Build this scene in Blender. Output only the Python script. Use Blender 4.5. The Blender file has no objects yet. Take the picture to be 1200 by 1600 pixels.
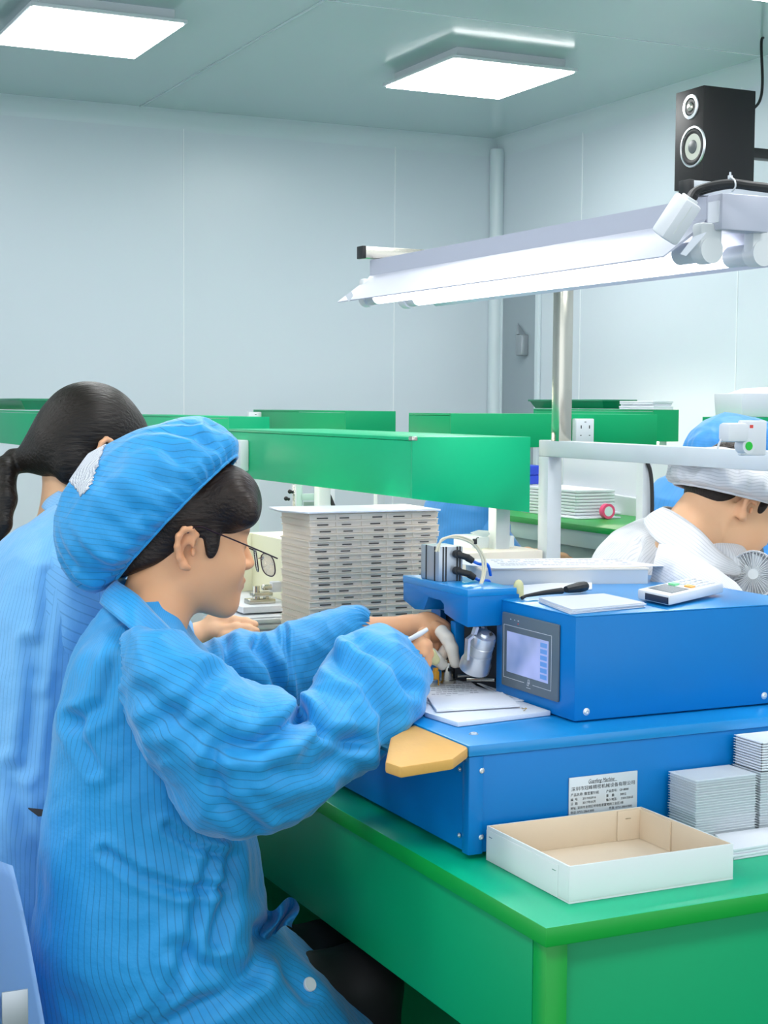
import bpy, bmesh, math, random
import numpy as np
from mathutils import Vector, Matrix, noise
random.seed(7)
np.random.seed(7)
sc = bpy.context.scene
PI = math.pi

# ---------------------------------------------------------------- camera
F_PX, YAW, PITCH, ROLL = 2458.8, 0.446290, -0.0670538, 0.00726739
_cy, _sy = math.cos(YAW), math.sin(YAW)
_f0 = Vector((_sy, _cy, 0)); _r0 = Vector((_cy, -_sy, 0)); _z = Vector((0, 0, 1))
FWD = _f0 * math.cos(PITCH) + _z * math.sin(PITCH)
_u1 = _z * math.cos(PITCH) - _f0 * math.sin(PITCH)
RGT = _r0 * math.cos(ROLL) + _u1 * math.sin(ROLL)
UPV = _u1 * math.cos(ROLL) - _r0 * math.sin(ROLL)
CAM = Vector((0, 0, 1.47))
cam_data = bpy.data.cameras.new('camera')
cam = bpy.data.objects.new('camera', cam_data)
sc.collection.objects.link(cam)
cam.matrix_world = Matrix(((RGT.x, UPV.x, -FWD.x, CAM.x), (RGT.y, UPV.y, -FWD.y, CAM.y),
                           (RGT.z, UPV.z, -FWD.z, CAM.z), (0, 0, 0, 1)))
cam_data.sensor_fit = 'VERTICAL'
cam_data.sensor_height = 36.0
cam_data.lens = 36.0 * F_PX / 1600.0
cam_data.clip_start = 0.05
sc.camera = cam
sc.cycles.transparent_max_bounces = 40
sc.cycles.max_bounces = 10

# ---------------------------------------------------------------- world, colour management
sc.view_settings.view_transform = 'Standard'
sc.view_settings.look = 'None'
sc.view_settings.gamma = 1.0
sc.view_settings.use_curve_mapping = False
sc.view_settings.exposure = 0.70
w = bpy.data.worlds.new('world'); sc.world = w; w.use_nodes = True
w.node_tree.nodes['Background'].inputs[0].default_value = (0.86, 0.94, 1.0, 1)
w.node_tree.nodes['Background'].inputs[1].default_value = 1.2

# ---------------------------------------------------------------- helpers
def ray(px, py): return FWD + RGT * ((px - 600) / F_PX) + UPV * ((800 - py) / F_PX)
def PD(px, py, d): return CAM + ray(px, py) * d           # point at a depth
def PX(v, px, py): r = ray(px, py); return CAM + r * ((v - CAM.x) / r.x)
def PY(v, px, py): r = ray(px, py); return CAM + r * ((v - CAM.y) / r.y)
def PZ(v, px, py): r = ray(px, py); return CAM + r * ((v - CAM.z) / r.z)

def lin(c):
    if isinstance(c, str):
        c = [int(c[i:i+2], 16) / 255 for i in (0, 2, 4)]
        c = [x / 12.92 if x <= .04045 else ((x + .055) / 1.055) ** 2.4 for x in c]
    return (*c, 1.0)

def mat(name, col, rough=.5, metal=0., spec=.5, emit=None, es=0., alpha=1., trans=0., noise_amt=0., noise_scale=20., coat=0., bump=0., bump_scale=60., sheen=0.):
    m = bpy.data.materials.new(name); m.use_nodes = True
    nt = m.node_tree; b = nt.nodes['Principled BSDF']
    b.inputs['Base Color'].default_value = lin(col)
    b.inputs['Roughness'].default_value = rough
    b.inputs['Metallic'].default_value = metal
    b.inputs['Specular IOR Level'].default_value = spec
    b.inputs['Alpha'].default_value = alpha
    b.inputs['Transmission Weight'].default_value = trans
    b.inputs['Coat Weight'].default_value = coat
    b.inputs['Coat Roughness'].default_value = .15
    b.inputs['Sheen Weight'].default_value = sheen
    if emit is not None:
        b.inputs['Emission Color'].default_value = lin(emit); b.inputs['Emission Strength'].default_value = es
    if noise_amt > 0:
        tc = nt.nodes.new('ShaderNodeTexCoord'); n = nt.nodes.new('ShaderNodeTexNoise')
        n.inputs['Scale'].default_value = noise_scale; n.inputs['Detail'].default_value = 4
        nt.links.new(tc.outputs['Object'], n.inputs['Vector'])
        mx = nt.nodes.new('ShaderNodeMix'); mx.data_type = 'RGBA'
        c = lin(col)
        mx.inputs['A'].default_value = tuple(min(1, x * (1 - noise_amt)) for x in c[:3]) + (1,)
        mx.inputs['B'].default_value = tuple(min(1, x * (1 + noise_amt)) for x in c[:3]) + (1,)
        nt.links.new(n.outputs['Fac'], mx.inputs['Factor'])
        nt.links.new(mx.outputs['Result'], b.inputs['Base Color'])
    if bump > 0:
        tc = nt.nodes.new('ShaderNodeTexCoord'); n = nt.nodes.new('ShaderNodeTexNoise')
        n.inputs['Scale'].default_value = bump_scale; n.inputs['Detail'].default_value = 5
        nt.links.new(tc.outputs['Object'], n.inputs['Vector'])
        bp = nt.nodes.new('ShaderNodeBump'); bp.inputs['Strength'].default_value = bump; bp.inputs['Distance'].default_value = .002
        nt.links.new(n.outputs['Fac'], bp.inputs['Height']); nt.links.new(bp.outputs['Normal'], b.inputs['Normal'])
    return m

class MB:
    """collects shapes, linked at the end as ONE mesh object"""
    def __init__(s): s.bm = bmesh.new(); s.mi = 0
    def _add(s, bm2):
        me = bpy.data.meshes.new('tmp'); bm2.to_mesh(me); bm2.free()
        n0 = len(s.bm.faces); s.bm.from_mesh(me); bpy.data.meshes.remove(me)
        s.bm.faces.ensure_lookup_table()
        for f in s.bm.faces[n0:]: f.material_index = s.mi
        return s
    def box(s, x0, x1, y0, y1, z0, z1, bev=0., seg=2, M=None):
        b = bmesh.new(); r = bmesh.ops.create_cube(b, size=1)
        for v in b.verts:
            v.co = Vector(((x0 + x1) / 2 + v.co.x * (x1 - x0), (y0 + y1) / 2 + v.co.y * (y1 - y0), (z0 + z1) / 2 + v.co.z * (z1 - z0)))
        if bev > 0: bmesh.ops.bevel(b, geom=b.edges[:], offset=bev, segments=seg, profile=.5, affect='EDGES')
        if M is not None: b.transform(M)
        return s._add(b)
    def hull(s, pts, bev=0.):
        b = bmesh.new()
        for p in pts: b.verts.new(p)
        bmesh.ops.convex_hull(b, input=b.verts[:])
        bmesh.ops.dissolve_limit(b, angle_limit=.02, verts=b.verts[:], edges=b.edges[:])
        if bev > 0: bmesh.ops.bevel(b, geom=b.edges[:], offset=bev, segments=2, profile=.5, affect='EDGES')
        return s._add(b)
    def prism(s, poly, vec, bev=0.):
        b = bmesh.new(); vec = Vector(vec)
        a = [b.verts.new(Vector(p)) for p in poly]; c = [b.verts.new(Vector(p) + vec) for p in poly]
        b.faces.new(a); b.faces.new(c[::-1]); n = len(a)
        for i in range(n): b.faces.new((a[(i + 1) % n], a[i], c[i], c[(i + 1) % n]))
        bmesh.ops.recalc_face_normals(b, faces=b.faces[:])
        if bev > 0: bmesh.ops.bevel(b, geom=b.edges[:], offset=bev, segments=2, profile=.5, affect='EDGES')
        return s._add(b)
    def cyl(s, p0, p1, r0, r1=None, n=24, bev=0.):
        r1 = r0 if r1 is None else r1; p0 = Vector(p0); p1 = Vector(p1); d = p1 - p0
        b = bmesh.new(); bmesh.ops.create_cone(b, cap_ends=True, segments=n, radius1=r0, radius2=r1, depth=d.length)
        if bev > 0:
            bmesh.ops.bevel(b, geom=[e for e in b.edges if any(len(f.verts) > 4 for f in e.link_faces)], offset=bev, segments=2, affect='EDGES')
        b.transform(Matrix.Translation((p0 + p1) / 2) @ d.to_track_quat('Z', 'Y').to_matrix().to_4x4())
        return s._add(b)
    def lathe(s, p0, axis, prof, n=32):
        """prof: list of (t along axis, r)"""
        p0 = Vector(p0); q = Vector(axis).to_track_quat('Z', 'Y').to_matrix()
        b = bmesh.new(); rings = []
        for t, r in prof:
            rings.append([b.verts.new(p0 + q @ Vector((max(r, 1e-5) * math.cos(2 * PI * i / n), max(r, 1e-5) * math.sin(2 * PI * i / n), t))) for i in range(n)])
        for a, c in zip(rings, rings[1:]):
            for i in range(n): b.faces.new((a[i], a[(i + 1) % n], c[(i + 1) % n], c[i]))
        b.faces.new(rings[0][::-1]); b.faces.new(rings[-1])
        bmesh.ops.remove_doubles(b, verts=b.verts[:], dist=1e-5)
        bmesh.ops.recalc_face_normals(b, faces=b.faces[:])
        return s._add(b)
    def tube(s, pts, r, n=10, sub=6):
        pts = [Vector(p) for p in pts]; rr = r if isinstance(r, (list, tuple)) else [r] * len(pts)
        P, Rr = [], []
        for i in range(len(pts) - 1):
            p0 = pts[max(i - 1, 0)]; p1 = pts[i]; p2 = pts[i + 1]; p3 = pts[min(i + 2, len(pts) - 1)]
            for k in range(sub):
                t = k / sub
                P.append(.5 * ((2 * p1) + (p2 - p0) * t + (2 * p0 - 5 * p1 + 4 * p2 - p3) * t * t + (3 * p1 - p0 - 3 * p2 + p3) * t ** 3))
                Rr.append(rr[i] * (1 - t) + rr[i + 1] * t)
        P.append(pts[-1]); Rr.append(rr[-1])
        b = bmesh.new(); rings = []; up = None
        for i, p in enumerate(P):
            d = (P[min(i + 1, len(P) - 1)] - P[max(i - 1, 0)]).normalized()
            if up is None: up = d.orthogonal().normalized()
            up = (up - d * up.dot(d)).normalized(); sd = d.cross(up)
            rings.append([b.verts.new(p + (up * math.cos(2 * PI * k / n) + sd * math.sin(2 * PI * k / n)) * Rr[i]) for k in range(n)])
        for a, c in zip(rings, rings[1:]):
            for i in range(n): b.faces.new((a[i], a[(i + 1) % n], c[(i + 1) % n], c[i]))
        b.faces.new(rings[0][::-1]); b.faces.new(rings[-1])
        bmesh.ops.recalc_face_normals(b, faces=b.faces[:])
        return s._add(b)
    def sph(s, c, r, n=16, M=None):
        b = bmesh.new(); bmesh.ops.create_uvsphere(b, u_segments=n, v_segments=max(6, n // 2), radius=1)
        r = (r, r, r) if not isinstance(r, (tuple, list)) else r
        for v in b.verts: v.co = Vector((v.co.x * r[0], v.co.y * r[1], v.co.z * r[2]))
        if M is not None: b.transform(M)
        for v in b.verts: v.co += Vector(c)
        return s._add(b)
    def grid(s, fn, nu, nv, thick=0., closed_u=False):
        b = bmesh.new(); V = [[b.verts.new(fn(i / nu, j / nv)) for i in range(nu if closed_u else nu + 1)] for j in range(nv + 1)]
        m = len(V[0])
        for j in range(nv):
            for i in range(nu): b.faces.new((V[j][i], V[j][(i + 1) % m], V[j + 1][(i + 1) % m], V[j + 1][i]))
        if thick: bmesh.ops.solidify(b, geom=b.faces[:], thickness=thick)
        return s._add(b)
    def build(s, name, m, parent=None, smooth=False, autos=True):
        me = bpy.data.meshes.new(name)
        org = parent_origin(parent)
        s.bm.transform(Matrix.Translation(-org))
        s.bm.to_mesh(me); s.bm.free()
        ms = m if isinstance(m, (list, tuple)) else [m]
        for x in ms: me.materials.append(x)
        o = bpy.data.objects.new(name, me); sc.collection.objects.link(o)
        if parent is not None: o.parent = parent
        for p in me.polygons: p.use_smooth = True
        if not smooth: me.set_sharp_from_angle(angle=math.radians(35))
        return o

_org = {}
def parent_origin(p):
    o = Vector((0, 0, 0))
    while p is not None: o += p.location; p = p.parent
    return o

def mesh_obj(name, verts, faces, m, parent=None, uv=None):
    """verts: Nx3 array in world space; uv: list per-vertex (u,v)"""
    org = parent_origin(parent)
    me = bpy.data.meshes.new(name)
    me.from_pydata([(v[0] - org.x, v[1] - org.y, v[2] - org.z) for v in verts], [], faces)
    ms = m if isinstance(m, (list, tuple)) else [m]
    for x in ms: me.materials.append(x)
    if uv is not None:
        l = me.uv_layers.new(name='UVMap')
        vi = np.empty(len(me.loops), dtype=np.int32); me.loops.foreach_get('vertex_index', vi)
        l.data.foreach_set('uv', np.asarray(uv, dtype=np.float32)[vi].ravel())
    me.polygons.foreach_set('use_smooth', [True] * len(me.polygons)); me.update()
    o = bpy.data.objects.new(name, me); sc.collection.objects.link(o)
    if parent is not None: o.parent = parent
    return o

def tag(o, label=None, cat=None, group=None, kind=None):
    if label: o['label'] = label
    if cat: o['category'] = cat
    if group: o['group'] = group
    if kind: o['kind'] = kind
    return o

def thing(name, label, cat, loc=(0, 0, 0), group=None):
    o = bpy.data.objects.new(name, None); sc.collection.objects.link(o); o.location = loc
    o.empty_display_size = .05
    return tag(o, label, cat, group)

def copy_tree(o, loc=None, label=None, group=None, rz=None, parent=None):
    c = o.copy(); sc.collection.objects.link(c)
    if parent is not None: c.parent = parent
    if loc is not None: c.location = loc
    if rz is not None: c.rotation_euler = (0, 0, rz)
    if label: c['label'] = label
    if group: c['group'] = group
    for ch in list(o.children): copy_tree(ch, parent=c)
    return c

def text_part(name, s, size, M, m, parent, ext=.0002, align='LEFT', shear=0., sx=1.):
    """writing: M places the text plane (x right, y up) in world space"""
    cu = bpy.data.curves.new(name, 'FONT'); cu.body = s; cu.size = size; cu.extrude = ext; cu.align_x = align; cu.shear = shear
    cu.materials.append(m)
    o = bpy.data.objects.new(name, cu); sc.collection.objects.link(o)
    o.parent = parent
    T = Matrix.Translation(-parent_origin(parent)) @ M @ Matrix.Diagonal((sx, 1, 1, 1))
    bpy.context.view_layer.update()
    me = bpy.data.meshes.new_from_object(o.evaluated_get(bpy.context.evaluated_depsgraph_get())); me.name = name
    o2 = bpy.data.objects.new('txt', me); sc.collection.objects.link(o2); bpy.data.objects.remove(o); bpy.data.curves.remove(cu)
    me.transform(T); o2.name = name; o2.parent = parent
    if not me.materials: me.materials.append(m)
    return o2

ORD = 'topmost second third fourth fifth sixth seventh eighth ninth tenth eleventh twelfth thirteenth fourteenth fifteenth sixteenth seventeenth eighteenth nineteenth twentieth'.split()
def ordn(k):
    if k < 20: return ORD[k] + ('' if k == 0 else ' from the top')
    return {20: 'twenty-first', 21: 'twenty-second', 22: 'twenty-third', 23: 'twenty-fourth', 24: 'twenty-fifth', 25: 'twenty-sixth', 26: 'twenty-seventh', 27: 'twenty-eighth', 28: 'twenty-ninth', 29: 'thirtieth', 30: 'lowest'}[k] + ('' if k == 30 else ' from the top')

def frame(o, x, y):
    x = Vector(x).normalized(); y = Vector(y); y = (y - x * x.dot(y)).normalized(); z = x.cross(y)
    return Matrix(((x.x, y.x, z.x, o[0]), (x.y, y.y, z.y, o[1]), (x.z, y.z, z.z, o[2]), (0, 0, 0, 1)))

# ---------------------------------------------------------------- materials
M = {}
M['wall'] = mat('wall_panel', 'cad4dc', rough=.32, spec=.4, noise_amt=.02, noise_scale=1.5)
M['wall_r'] = M['wall']
M['ceil'] = mat('ceiling_panel', 'b6cacb', rough=.16, spec=.6, noise_amt=.02, noise_scale=1.2)
M['cove'] = mat('cove_trim', 'c9d6dc', rough=.3)
M['seam'] = mat('seam_white', 'e2e8ec', rough=.4)
M['floor'] = mat('epoxy_floor', '3f5a52', rough=.3, noise_amt=.08, noise_scale=6)
M['lampshell'] = mat('lamp_frame', 'cfd6da', rough=.4)
M['lampglow'] = mat('lamp_diffuser', 'ffffff', emit='ffffff', es=12)
M['tubeglow'] = mat('tube_glow', 'ffffff', emit='f4f6ff', es=2.4)
M['hoodglow'] = mat('hood_tube_glow', 'ffffff', emit='fff3df', es=16)
M['green'] = mat('green_laminate', '00ab7e', rough=.32, spec=.45, noise_amt=.03, noise_scale=3)
M['greenE'] = mat('green_edge_band', '009a34', rough=.35, spec=.45)
M['greenF'] = mat('green_panel', '009b62', rough=.42, spec=.25, noise_amt=.04, noise_scale=3)
M['greenS'] = mat('green_hood_board', '00b078', rough=.4, spec=.28, noise_amt=.03, noise_scale=4)
M['greenD'] = mat('green_plastic_tray', '067a55', rough=.4)
M['lgreen'] = mat('pale_green_metal', 'b4ccc2', rough=.45)
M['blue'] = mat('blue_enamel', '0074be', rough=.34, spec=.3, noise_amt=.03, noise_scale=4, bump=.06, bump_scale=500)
M['blueLit'] = mat('blue_lit_top', '0b86cc', rough=.28, spec=.6, noise_amt=.04, noise_scale=6)  # lighter copy of the enamel for top faces, overhead glare put into the colour
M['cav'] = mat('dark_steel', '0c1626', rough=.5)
M['part'] = mat('dull_metal_part', '4e4a46', rough=.5, metal=.3)
M['lampwhite'] = mat('lamp_white_enamel', 'b9bccb', rough=.35)
M['black'] = mat('black_plastic', '141416', rough=.4)
M['blackm'] = mat('black_vinyl_wood', '1b1a1c', rough=.5, spec=.35)
M['rubber'] = mat('black_rubber', '202022', rough=.6)
M['screenb'] = mat('bezel_grey', '5d6a74', rough=.4, spec=.4)
M['white'] = mat('white_plastic', 'd6d9df', rough=.4)
M['whitep'] = mat('white_painted_steel', 'd4d8da', rough=.4, noise_amt=.04, noise_scale=12)
M['frame'] = mat('light_grey_steel', 'c6ccd0', rough=.38, noise_amt=.05, noise_scale=15)
M['steel'] = mat('brushed_steel', 'c8c4b8', rough=.22, metal=1.)
M['alu'] = mat('anodised_aluminium', 'b9bec4', rough=.35, metal=.7)
M['silver'] = mat('silver_lens_barrel', 'dfe2e6', rough=.28, metal=.8)
M['paper'] = mat('paper_white', 'dfe2ea', rough=.8, spec=.1)
M['foam'] = mat('foam_sheet', 'dde2ec', rough=.9, spec=.1, bump=.3, bump_scale=300)
M['cardW'] = mat('carton_white_board', 'dadfe0', rough=.6, spec=.2)
M['cardT'] = mat('carton_tan_inside', 'dccbb4', rough=.85, spec=.1, noise_amt=.03, noise_scale=30)
M['tan'] = mat('tan_vinyl_pad', 'cf9f52', rough=.5, spec=.4, bump=.2, bump_scale=120, noise_amt=.08, noise_scale=25)
M['cream'] = mat('cream_enamel', 'e9e6c8', rough=.4)
M['ink'] = mat('dark_ink', '23262a', rough=.7)
M['inkl'] = mat('grey_ink', 'a4a8b6', rough=.7)
M['redink'] = mat('red_indicator', 'd8443a', rough=.5)
M['label'] = mat('label_plate', 'c9d2d8', rough=.35, metal=.2)
M['greenb'] = mat('green_button', '10b830', rough=.4)
M['greenl'] = mat('light_green_key', '7fe0a0', rough=.4)
M['orange'] = mat('orange_key', 'f0b050', rough=.4)
M['pink'] = mat('pink_tape', 'ee4c7c', rough=.5)
M['cobalt'] = mat('cobalt_plastic', '1f3fc0', rough=.4)
M['cable'] = mat('cream_cable', 'd4cdb4', rough=.45)
M['bluetube'] = mat('blue_air_tube', '1668d8', rough=.3)
M['latex'] = mat('latex_cot', 'f4ece0', rough=.55, spec=.3)
M['cotd'] = mat('yellowish_latex', 'd8d4a0', rough=.5, spec=.3)
M['chairb'] = mat('light_blue_vinyl', '9cc4ee', rough=.5, spec=.3)
M['chairs'] = mat('blue_vinyl_seat', '5f9fe0', rough=.5, spec=.3)
M['amber'] = mat('amber_part', 'e0a020', rough=.3)
def clear_mat(name, col, frost, ior_mix=.12, tl_share=.35):
    """frosted sheet plastic: part see-through, part diffuse and translucent, glossy skin"""
    m = bpy.data.materials.new(name); m.use_nodes = True; nt = m.node_tree; nt.nodes.clear()
    out = nt.nodes.new('ShaderNodeOutputMaterial'); tr = nt.nodes.new('ShaderNodeBsdfTransparent')
    df = nt.nodes.new('ShaderNodeBsdfDiffuse'); tl = nt.nodes.new('ShaderNodeBsdfTranslucent'); gl = nt.nodes.new('ShaderNodeBsdfGlossy')
    df.inputs[0].default_value = lin(col); tl.inputs[0].default_value = lin(col); gl.inputs['Roughness'].default_value = .15
    a = nt.nodes.new('ShaderNodeMixShader'); a.inputs[0].default_value = tl_share; nt.links.new(df.outputs[0], a.inputs[1]); nt.links.new(tl.outputs[0], a.inputs[2])
    b = nt.nodes.new('ShaderNodeMixShader'); b.inputs[0].default_value = frost; nt.links.new(tr.outputs[0], b.inputs[1]); nt.links.new(a.outputs[0], b.inputs[2])
    c = nt.nodes.new('ShaderNodeMixShader'); c.inputs[0].default_value = ior_mix; nt.links.new(b.outputs[0], c.inputs[1]); nt.links.new(gl.outputs[0], c.inputs[2])
    nt.links.new(c.outputs[0], out.inputs[0]); return m
M['frost'] = clear_mat('frosted_tray_plastic', 'fff6ea', .85, .06)
M['clear'] = clear_mat('clear_tray_plastic', 'f6fbff', .62, .08)
M['lens'] = clear_mat('spectacle_lens', 'd8dcf0', .25, .3)

# ---------------------------------------------------------------- the room
WX, WY, CZ = 4.57, 8.04, 3.0
def struct(name, mb, m, parent=None):
    o = mb.build(name, m, parent)
    if parent is None: o['kind'] = 'structure'
    return o
struct('floor', MB().box(-4.2, WX + .1, -3, WY + .1, -.08, 0), M['floor'])
struct('ceiling', MB().box(-4.2, WX + .1, -3, WY + .1, CZ, CZ + .08), M['ceil'])
struct('wall_left', MB().box(-4.2, WX + .1, WY, WY + .08, 0, CZ), M['wall'])
struct('wall_right', MB().box(WX, WX + .08, -3, WY, 0, CZ), M['wall_r'])
# coved trims along the ceiling and in the corner
def cove(name, p0, p1, a, b, r):
    """quarter hollow moulding from p0 to p1; a, b: the two directions away from the corner"""
    p0 = Vector(p0); p1 = Vector(p1); a = Vector(a); b = Vector(b)
    poly = [p0] + [p0 + a * (r - r * math.sin(t)) + b * (r - r * math.cos(t)) for t in [PI / 2 * i / 8 for i in range(9)]]
    m = MB(); m.prism(poly, p1 - p0); return struct(name, m, M['cove'])
cove('trim_1', (-4.2, WY, CZ), (WX, WY, CZ), (0, -1, 0), (0, 0, -1), .09)
cove('trim_2', (WX, -3, CZ), (WX, WY, CZ), (-1, 0, 0), (0, 0, -1), .09)
struct('trim_3', MB().cyl((WX - .03, WY - .03, 0), (WX - .03, WY - .03, CZ - .05), .042, n=28), M['cove'])
k = 4
for x in (-1.02, .2, 1.42, 2.66, 3.90):
    struct('trim_%d' % k, MB().box(x - .003, x + .003, WY - .003, WY + .001, 0, CZ - .08), M['seam']); k += 1
for y in (7.15, 5.83, 4.5, 3.2, 1.9):
    struct('trim_%d' % k, MB().box(WX - .003, WX + .001, y - .003, y + .003, 0, CZ - .08), M['seam']); k += 1
struct('trim_%d' % k, MB().box(2.394, 2.406, -3, WY - .09, CZ - .004, CZ + .001, .001), M['cove']); k += 1
struct('trim_%d' % k, MB().box(2.41, WX, 5.566, 5.572, CZ - .002, CZ + .001), M['seam']); k += 1
# door in the right wall
d = struct('door_1', MB().box(WX - .012, WX + .001, 7.585, 7.955, .0, 2.14, .002), mat('door_leaf', '8f9ca4', rough=.35))
MB().box(WX - .02, WX - .001, 7.545, 7.585, 0, 2.18, .003).box(WX - .02, WX - .001, 7.955, 7.985, 0, 2.18, .003).box(WX - .02, WX - .001, 7.585, 7.955, 2.14, 2.18, .003).build('door_frame', M['cove'], d)
MB().box(WX - .06, WX - .012, 7.66, 7.73, 1.76, 1.88, .01).hull([(WX - .06, 7.69, 1.88), (WX - .02, 7.69, 1.88), (WX - .03, 7.76, 1.93), (WX - .02, 7.77, 1.95), (WX - .06, 7.73, 1.88), (WX - .02, 7.73, 1.88)]).build('door_closer', mat('door_hardware', '9aa2a8', rough=.3, metal=.5), d)

# ceiling luminaires
def ceil_lamp(x0, x1, y0, y1, label):
    t = thing('ceiling_light', label, 'ceiling light', ((x0 + x1) / 2, (y0 + y1) / 2, 2.94), 'square ceiling lights')
    MB().box(x0, x1, y0, y1, 2.944, 2.958, .002).build('frame', M['lampshell'], t)
    MB().box(x0 + .012, x1 - .012, y0 + .012, y1 - .012, 2.938, 2.946).build('diffuser', M['lampglow'], t)
    MB().box(x0 + .04, x1 - .04, y0 + .04, y1 - .04, 2.957, 3.0).build('mounting_box', M['lampshell'], t)
ceil_lamp(3.17, 3.79, 5.98, 6.67, 'square white panel light near the middle of the ceiling, right of the seam')
ceil_lamp(1.37, 1.98, 5.93, 6.62, 'square white panel light at the top left, left of the ceiling seam')
for x in (-.9, 1.37, 3.17):  # panels out of view, added for flat overhead light
    for y in (4.0, 2.0, 0.0):
        ceil_lamp(x, x + .6, y, y + .65, 'added unseen ceiling panel light %s the camera, column %s from the left' % ({4.0: 'well ahead of', 2.0: 'just ahead of', 0.0: 'over'}[y], {-.9: 'one', 1.37: 'two', 3.17: 'three'}[x]))

# ---------------------------------------------------------------- worktable
tx0, tx1, ty0, ty1 = 1.129, 2.02, 1.83, 3.18
t = thing('worktable', 'green laminate worktable with a blue machine on it, nearest bench', 'table', (1.5, 2.3, 0))
MB().box(tx0, tx1, ty0, ty1, .721, .75, .0025).build('tabletop', [M['green'], M['greenE']], t)
o = t.children[0]
for p in o.data.polygons:
    if abs(p.normal.z) < .5: p.material_index = 1
MB().box(tx0 + .012, tx0 + .03, ty0 + .055, ty1, .515, .7205, .001).build('apron', M['greenF'], t)
MB().box(tx0 + .05, tx1 - .02, ty0 + .03, ty0 + .05, .02, .7205, .001).build('end_panel', M['greenF'], t)
for x in (tx0 + .012, tx1 - .05):
    for y in (ty0 + .018, ty1 - .05):
        MB().box(x, x + .036, y, y + .036, 0, .7205, .002).build('leg', M['greenE'] if y < 2 else M['whitep'], t)
MB().box(tx0 + .06, tx1 - .02, ty1 - .10, ty1 - .08, .02, .7205).build('far_panel', M['greenF'], t)
MB().box(tx0 + .6, tx0 + .62, ty0 + .05, ty1 - .02, .1, .7205).build('back_panel', M['greenF'], t)

# ---------------------------------------------------------------- blue machine
t = thing('assembly_machine', 'blue enamelled assembly machine with a touch screen and overhanging arm on the near table', 'machine', (1.5, 2.5, .75))
mach = t
cx0, cx1, cy0, cy1, cz = 1.186, 1.93, 2.159, 2.96, .9354
MB().box(cx0 + .002, cx1 - .001, cy0 + .002, cy1, .76, cz - .0185, .002).build('lower_case', M['blue'], t)
MB().box(cx0, cx0 + .026, cy0 - .0005, cy0 + .022, .758, cz - .0185, .002).box(cx0 - .0006, cx0 + .02, cy0, cy0 + .022, .758, cz - .0185, .002).build('corner_post', M['blue'], t)
MB().box(cx0 - .002, cx1, cy0 - .002, cy1, cz - .018, cz, .0015).build('top_plate', M['blueLit'], t)
for x in (cx0 + .05, cx1 - .05):
    for y in (cy0 + .05, cy1 - .05): MB().cyl((x, y, .75), (x, y, .762), .018).build('foot', M['rubber'], t)
def bolt(p, ax, r=.0042):
    b = MB(); p = Vector(p); ax = Vector(ax)
    b.lathe(p, ax, [(0, r * 1.3), (.0006, r * 1.3), (.0008, r), (.0022, r), (.0028, r * .75), (.0028, r * .45), (.0016, r * .42), (.0016, 0)], 16)
    return b.build('bolt', M['silver'], mach)
for px, py in ((752, 1204), (751, 1308)): bolt(PY(cy0 + .0005, px, py), (0, -1, 0))
for px, py in ((719, 1202), (718, 1305)): bolt(PX(cx0 - .0001, px, py), (-1, 0, 0), .003)
bolt(PZ(cz, 740, 1147), (0, 0, 1), .006)
ux0, ux1, uy0, uy1, uz = 1.434, 1.93, 2.2425, 2.512, 1.119
m = MB().box(ux0, ux1, uy0, uy1, cz + .003, uz - .002, .0015)
uy3 = 2.775
m.box(ux0, ux1, uy1, uy3, 1.07, uz - .002, .001).box(ux0 + .16, ux1, uy1, uy3, cz + .001, 1.07).box(ux0, ux0 + .16, 2.735, uy3, cz + .001, 1.07)
m.build('upper_housing', M['blue'], t)
MB().box(ux0 - .001, ux1 + .001, uy0 - .001, uy3, uz - .002, uz, .0006).build('lid', M['blueLit'], t)
for px, py in ((916, 1112), (1194, 1087)): bolt(PY(uy0 - .0001, px, py), (0, -1, 0), .005)
MB().box(ux0 + .012, ux0 + .155, uy1 + .002, 2.734, cz, 1.068).build('cavity_fill', M['cav'], t)  # solid near-black block filling the open recess
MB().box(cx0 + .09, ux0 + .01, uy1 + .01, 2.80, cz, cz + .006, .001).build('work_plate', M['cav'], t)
# overhanging arm: plate profile cut in the y-z plane
zt = 1.127
ax0 = 1.362
ax1 = 1.47
prof = [(630, 906), (728, 928), (722, 977), (712, 974), (700, 950), (692, 942), (681, 937), (680, 922), (672, 915), (652, 910.), (648, 920), (640, 925), (634, 935)]
prof = [(2.492, zt), (2.492, 1.062), (2.515, 1.060), (2.545, 1.092), (2.60, 1.092), (2.612, 1.098), (2.62, 1.118), (2.70, 1.119), (2.715, 1.10), (2.735, 1.085), (2.79, 1.10), (2.80, 1.112), (2.80, zt)]
def yz(px, py): p = PX(ax0, px, py); return (p.y, p.z)
prof = [yz(*q) for q in [(630, 906), (728.5, 927.5), (722, 939), (722, 977), (733, 985)][:1]] 
pts = [(630, 906), (728, 928), (722, 978), (712, 971), (694, 958), (693, 944), (688, 938), (669, 933), (665, 945), (662, 953), (648, 952), (630, 937)]
prof = [yz(*q) for q in pts]
prof[0] = (prof[0][0], zt); prof[1] = (2.492, zt); prof[2] = (2.492, prof[2][1])
MB().prism([(ax0, y, z) for y, z in prof], (ax1 - ax0, 0, 0), .0012).build('arm', M['blue'], t)
MB().box(ax0 - .001, ux0 + .03, 2.491, prof[0][0], zt - .001, zt + .012, .001).build('arm_top_plate', M['blueLit'], t)
zt2 = zt + .012
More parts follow.
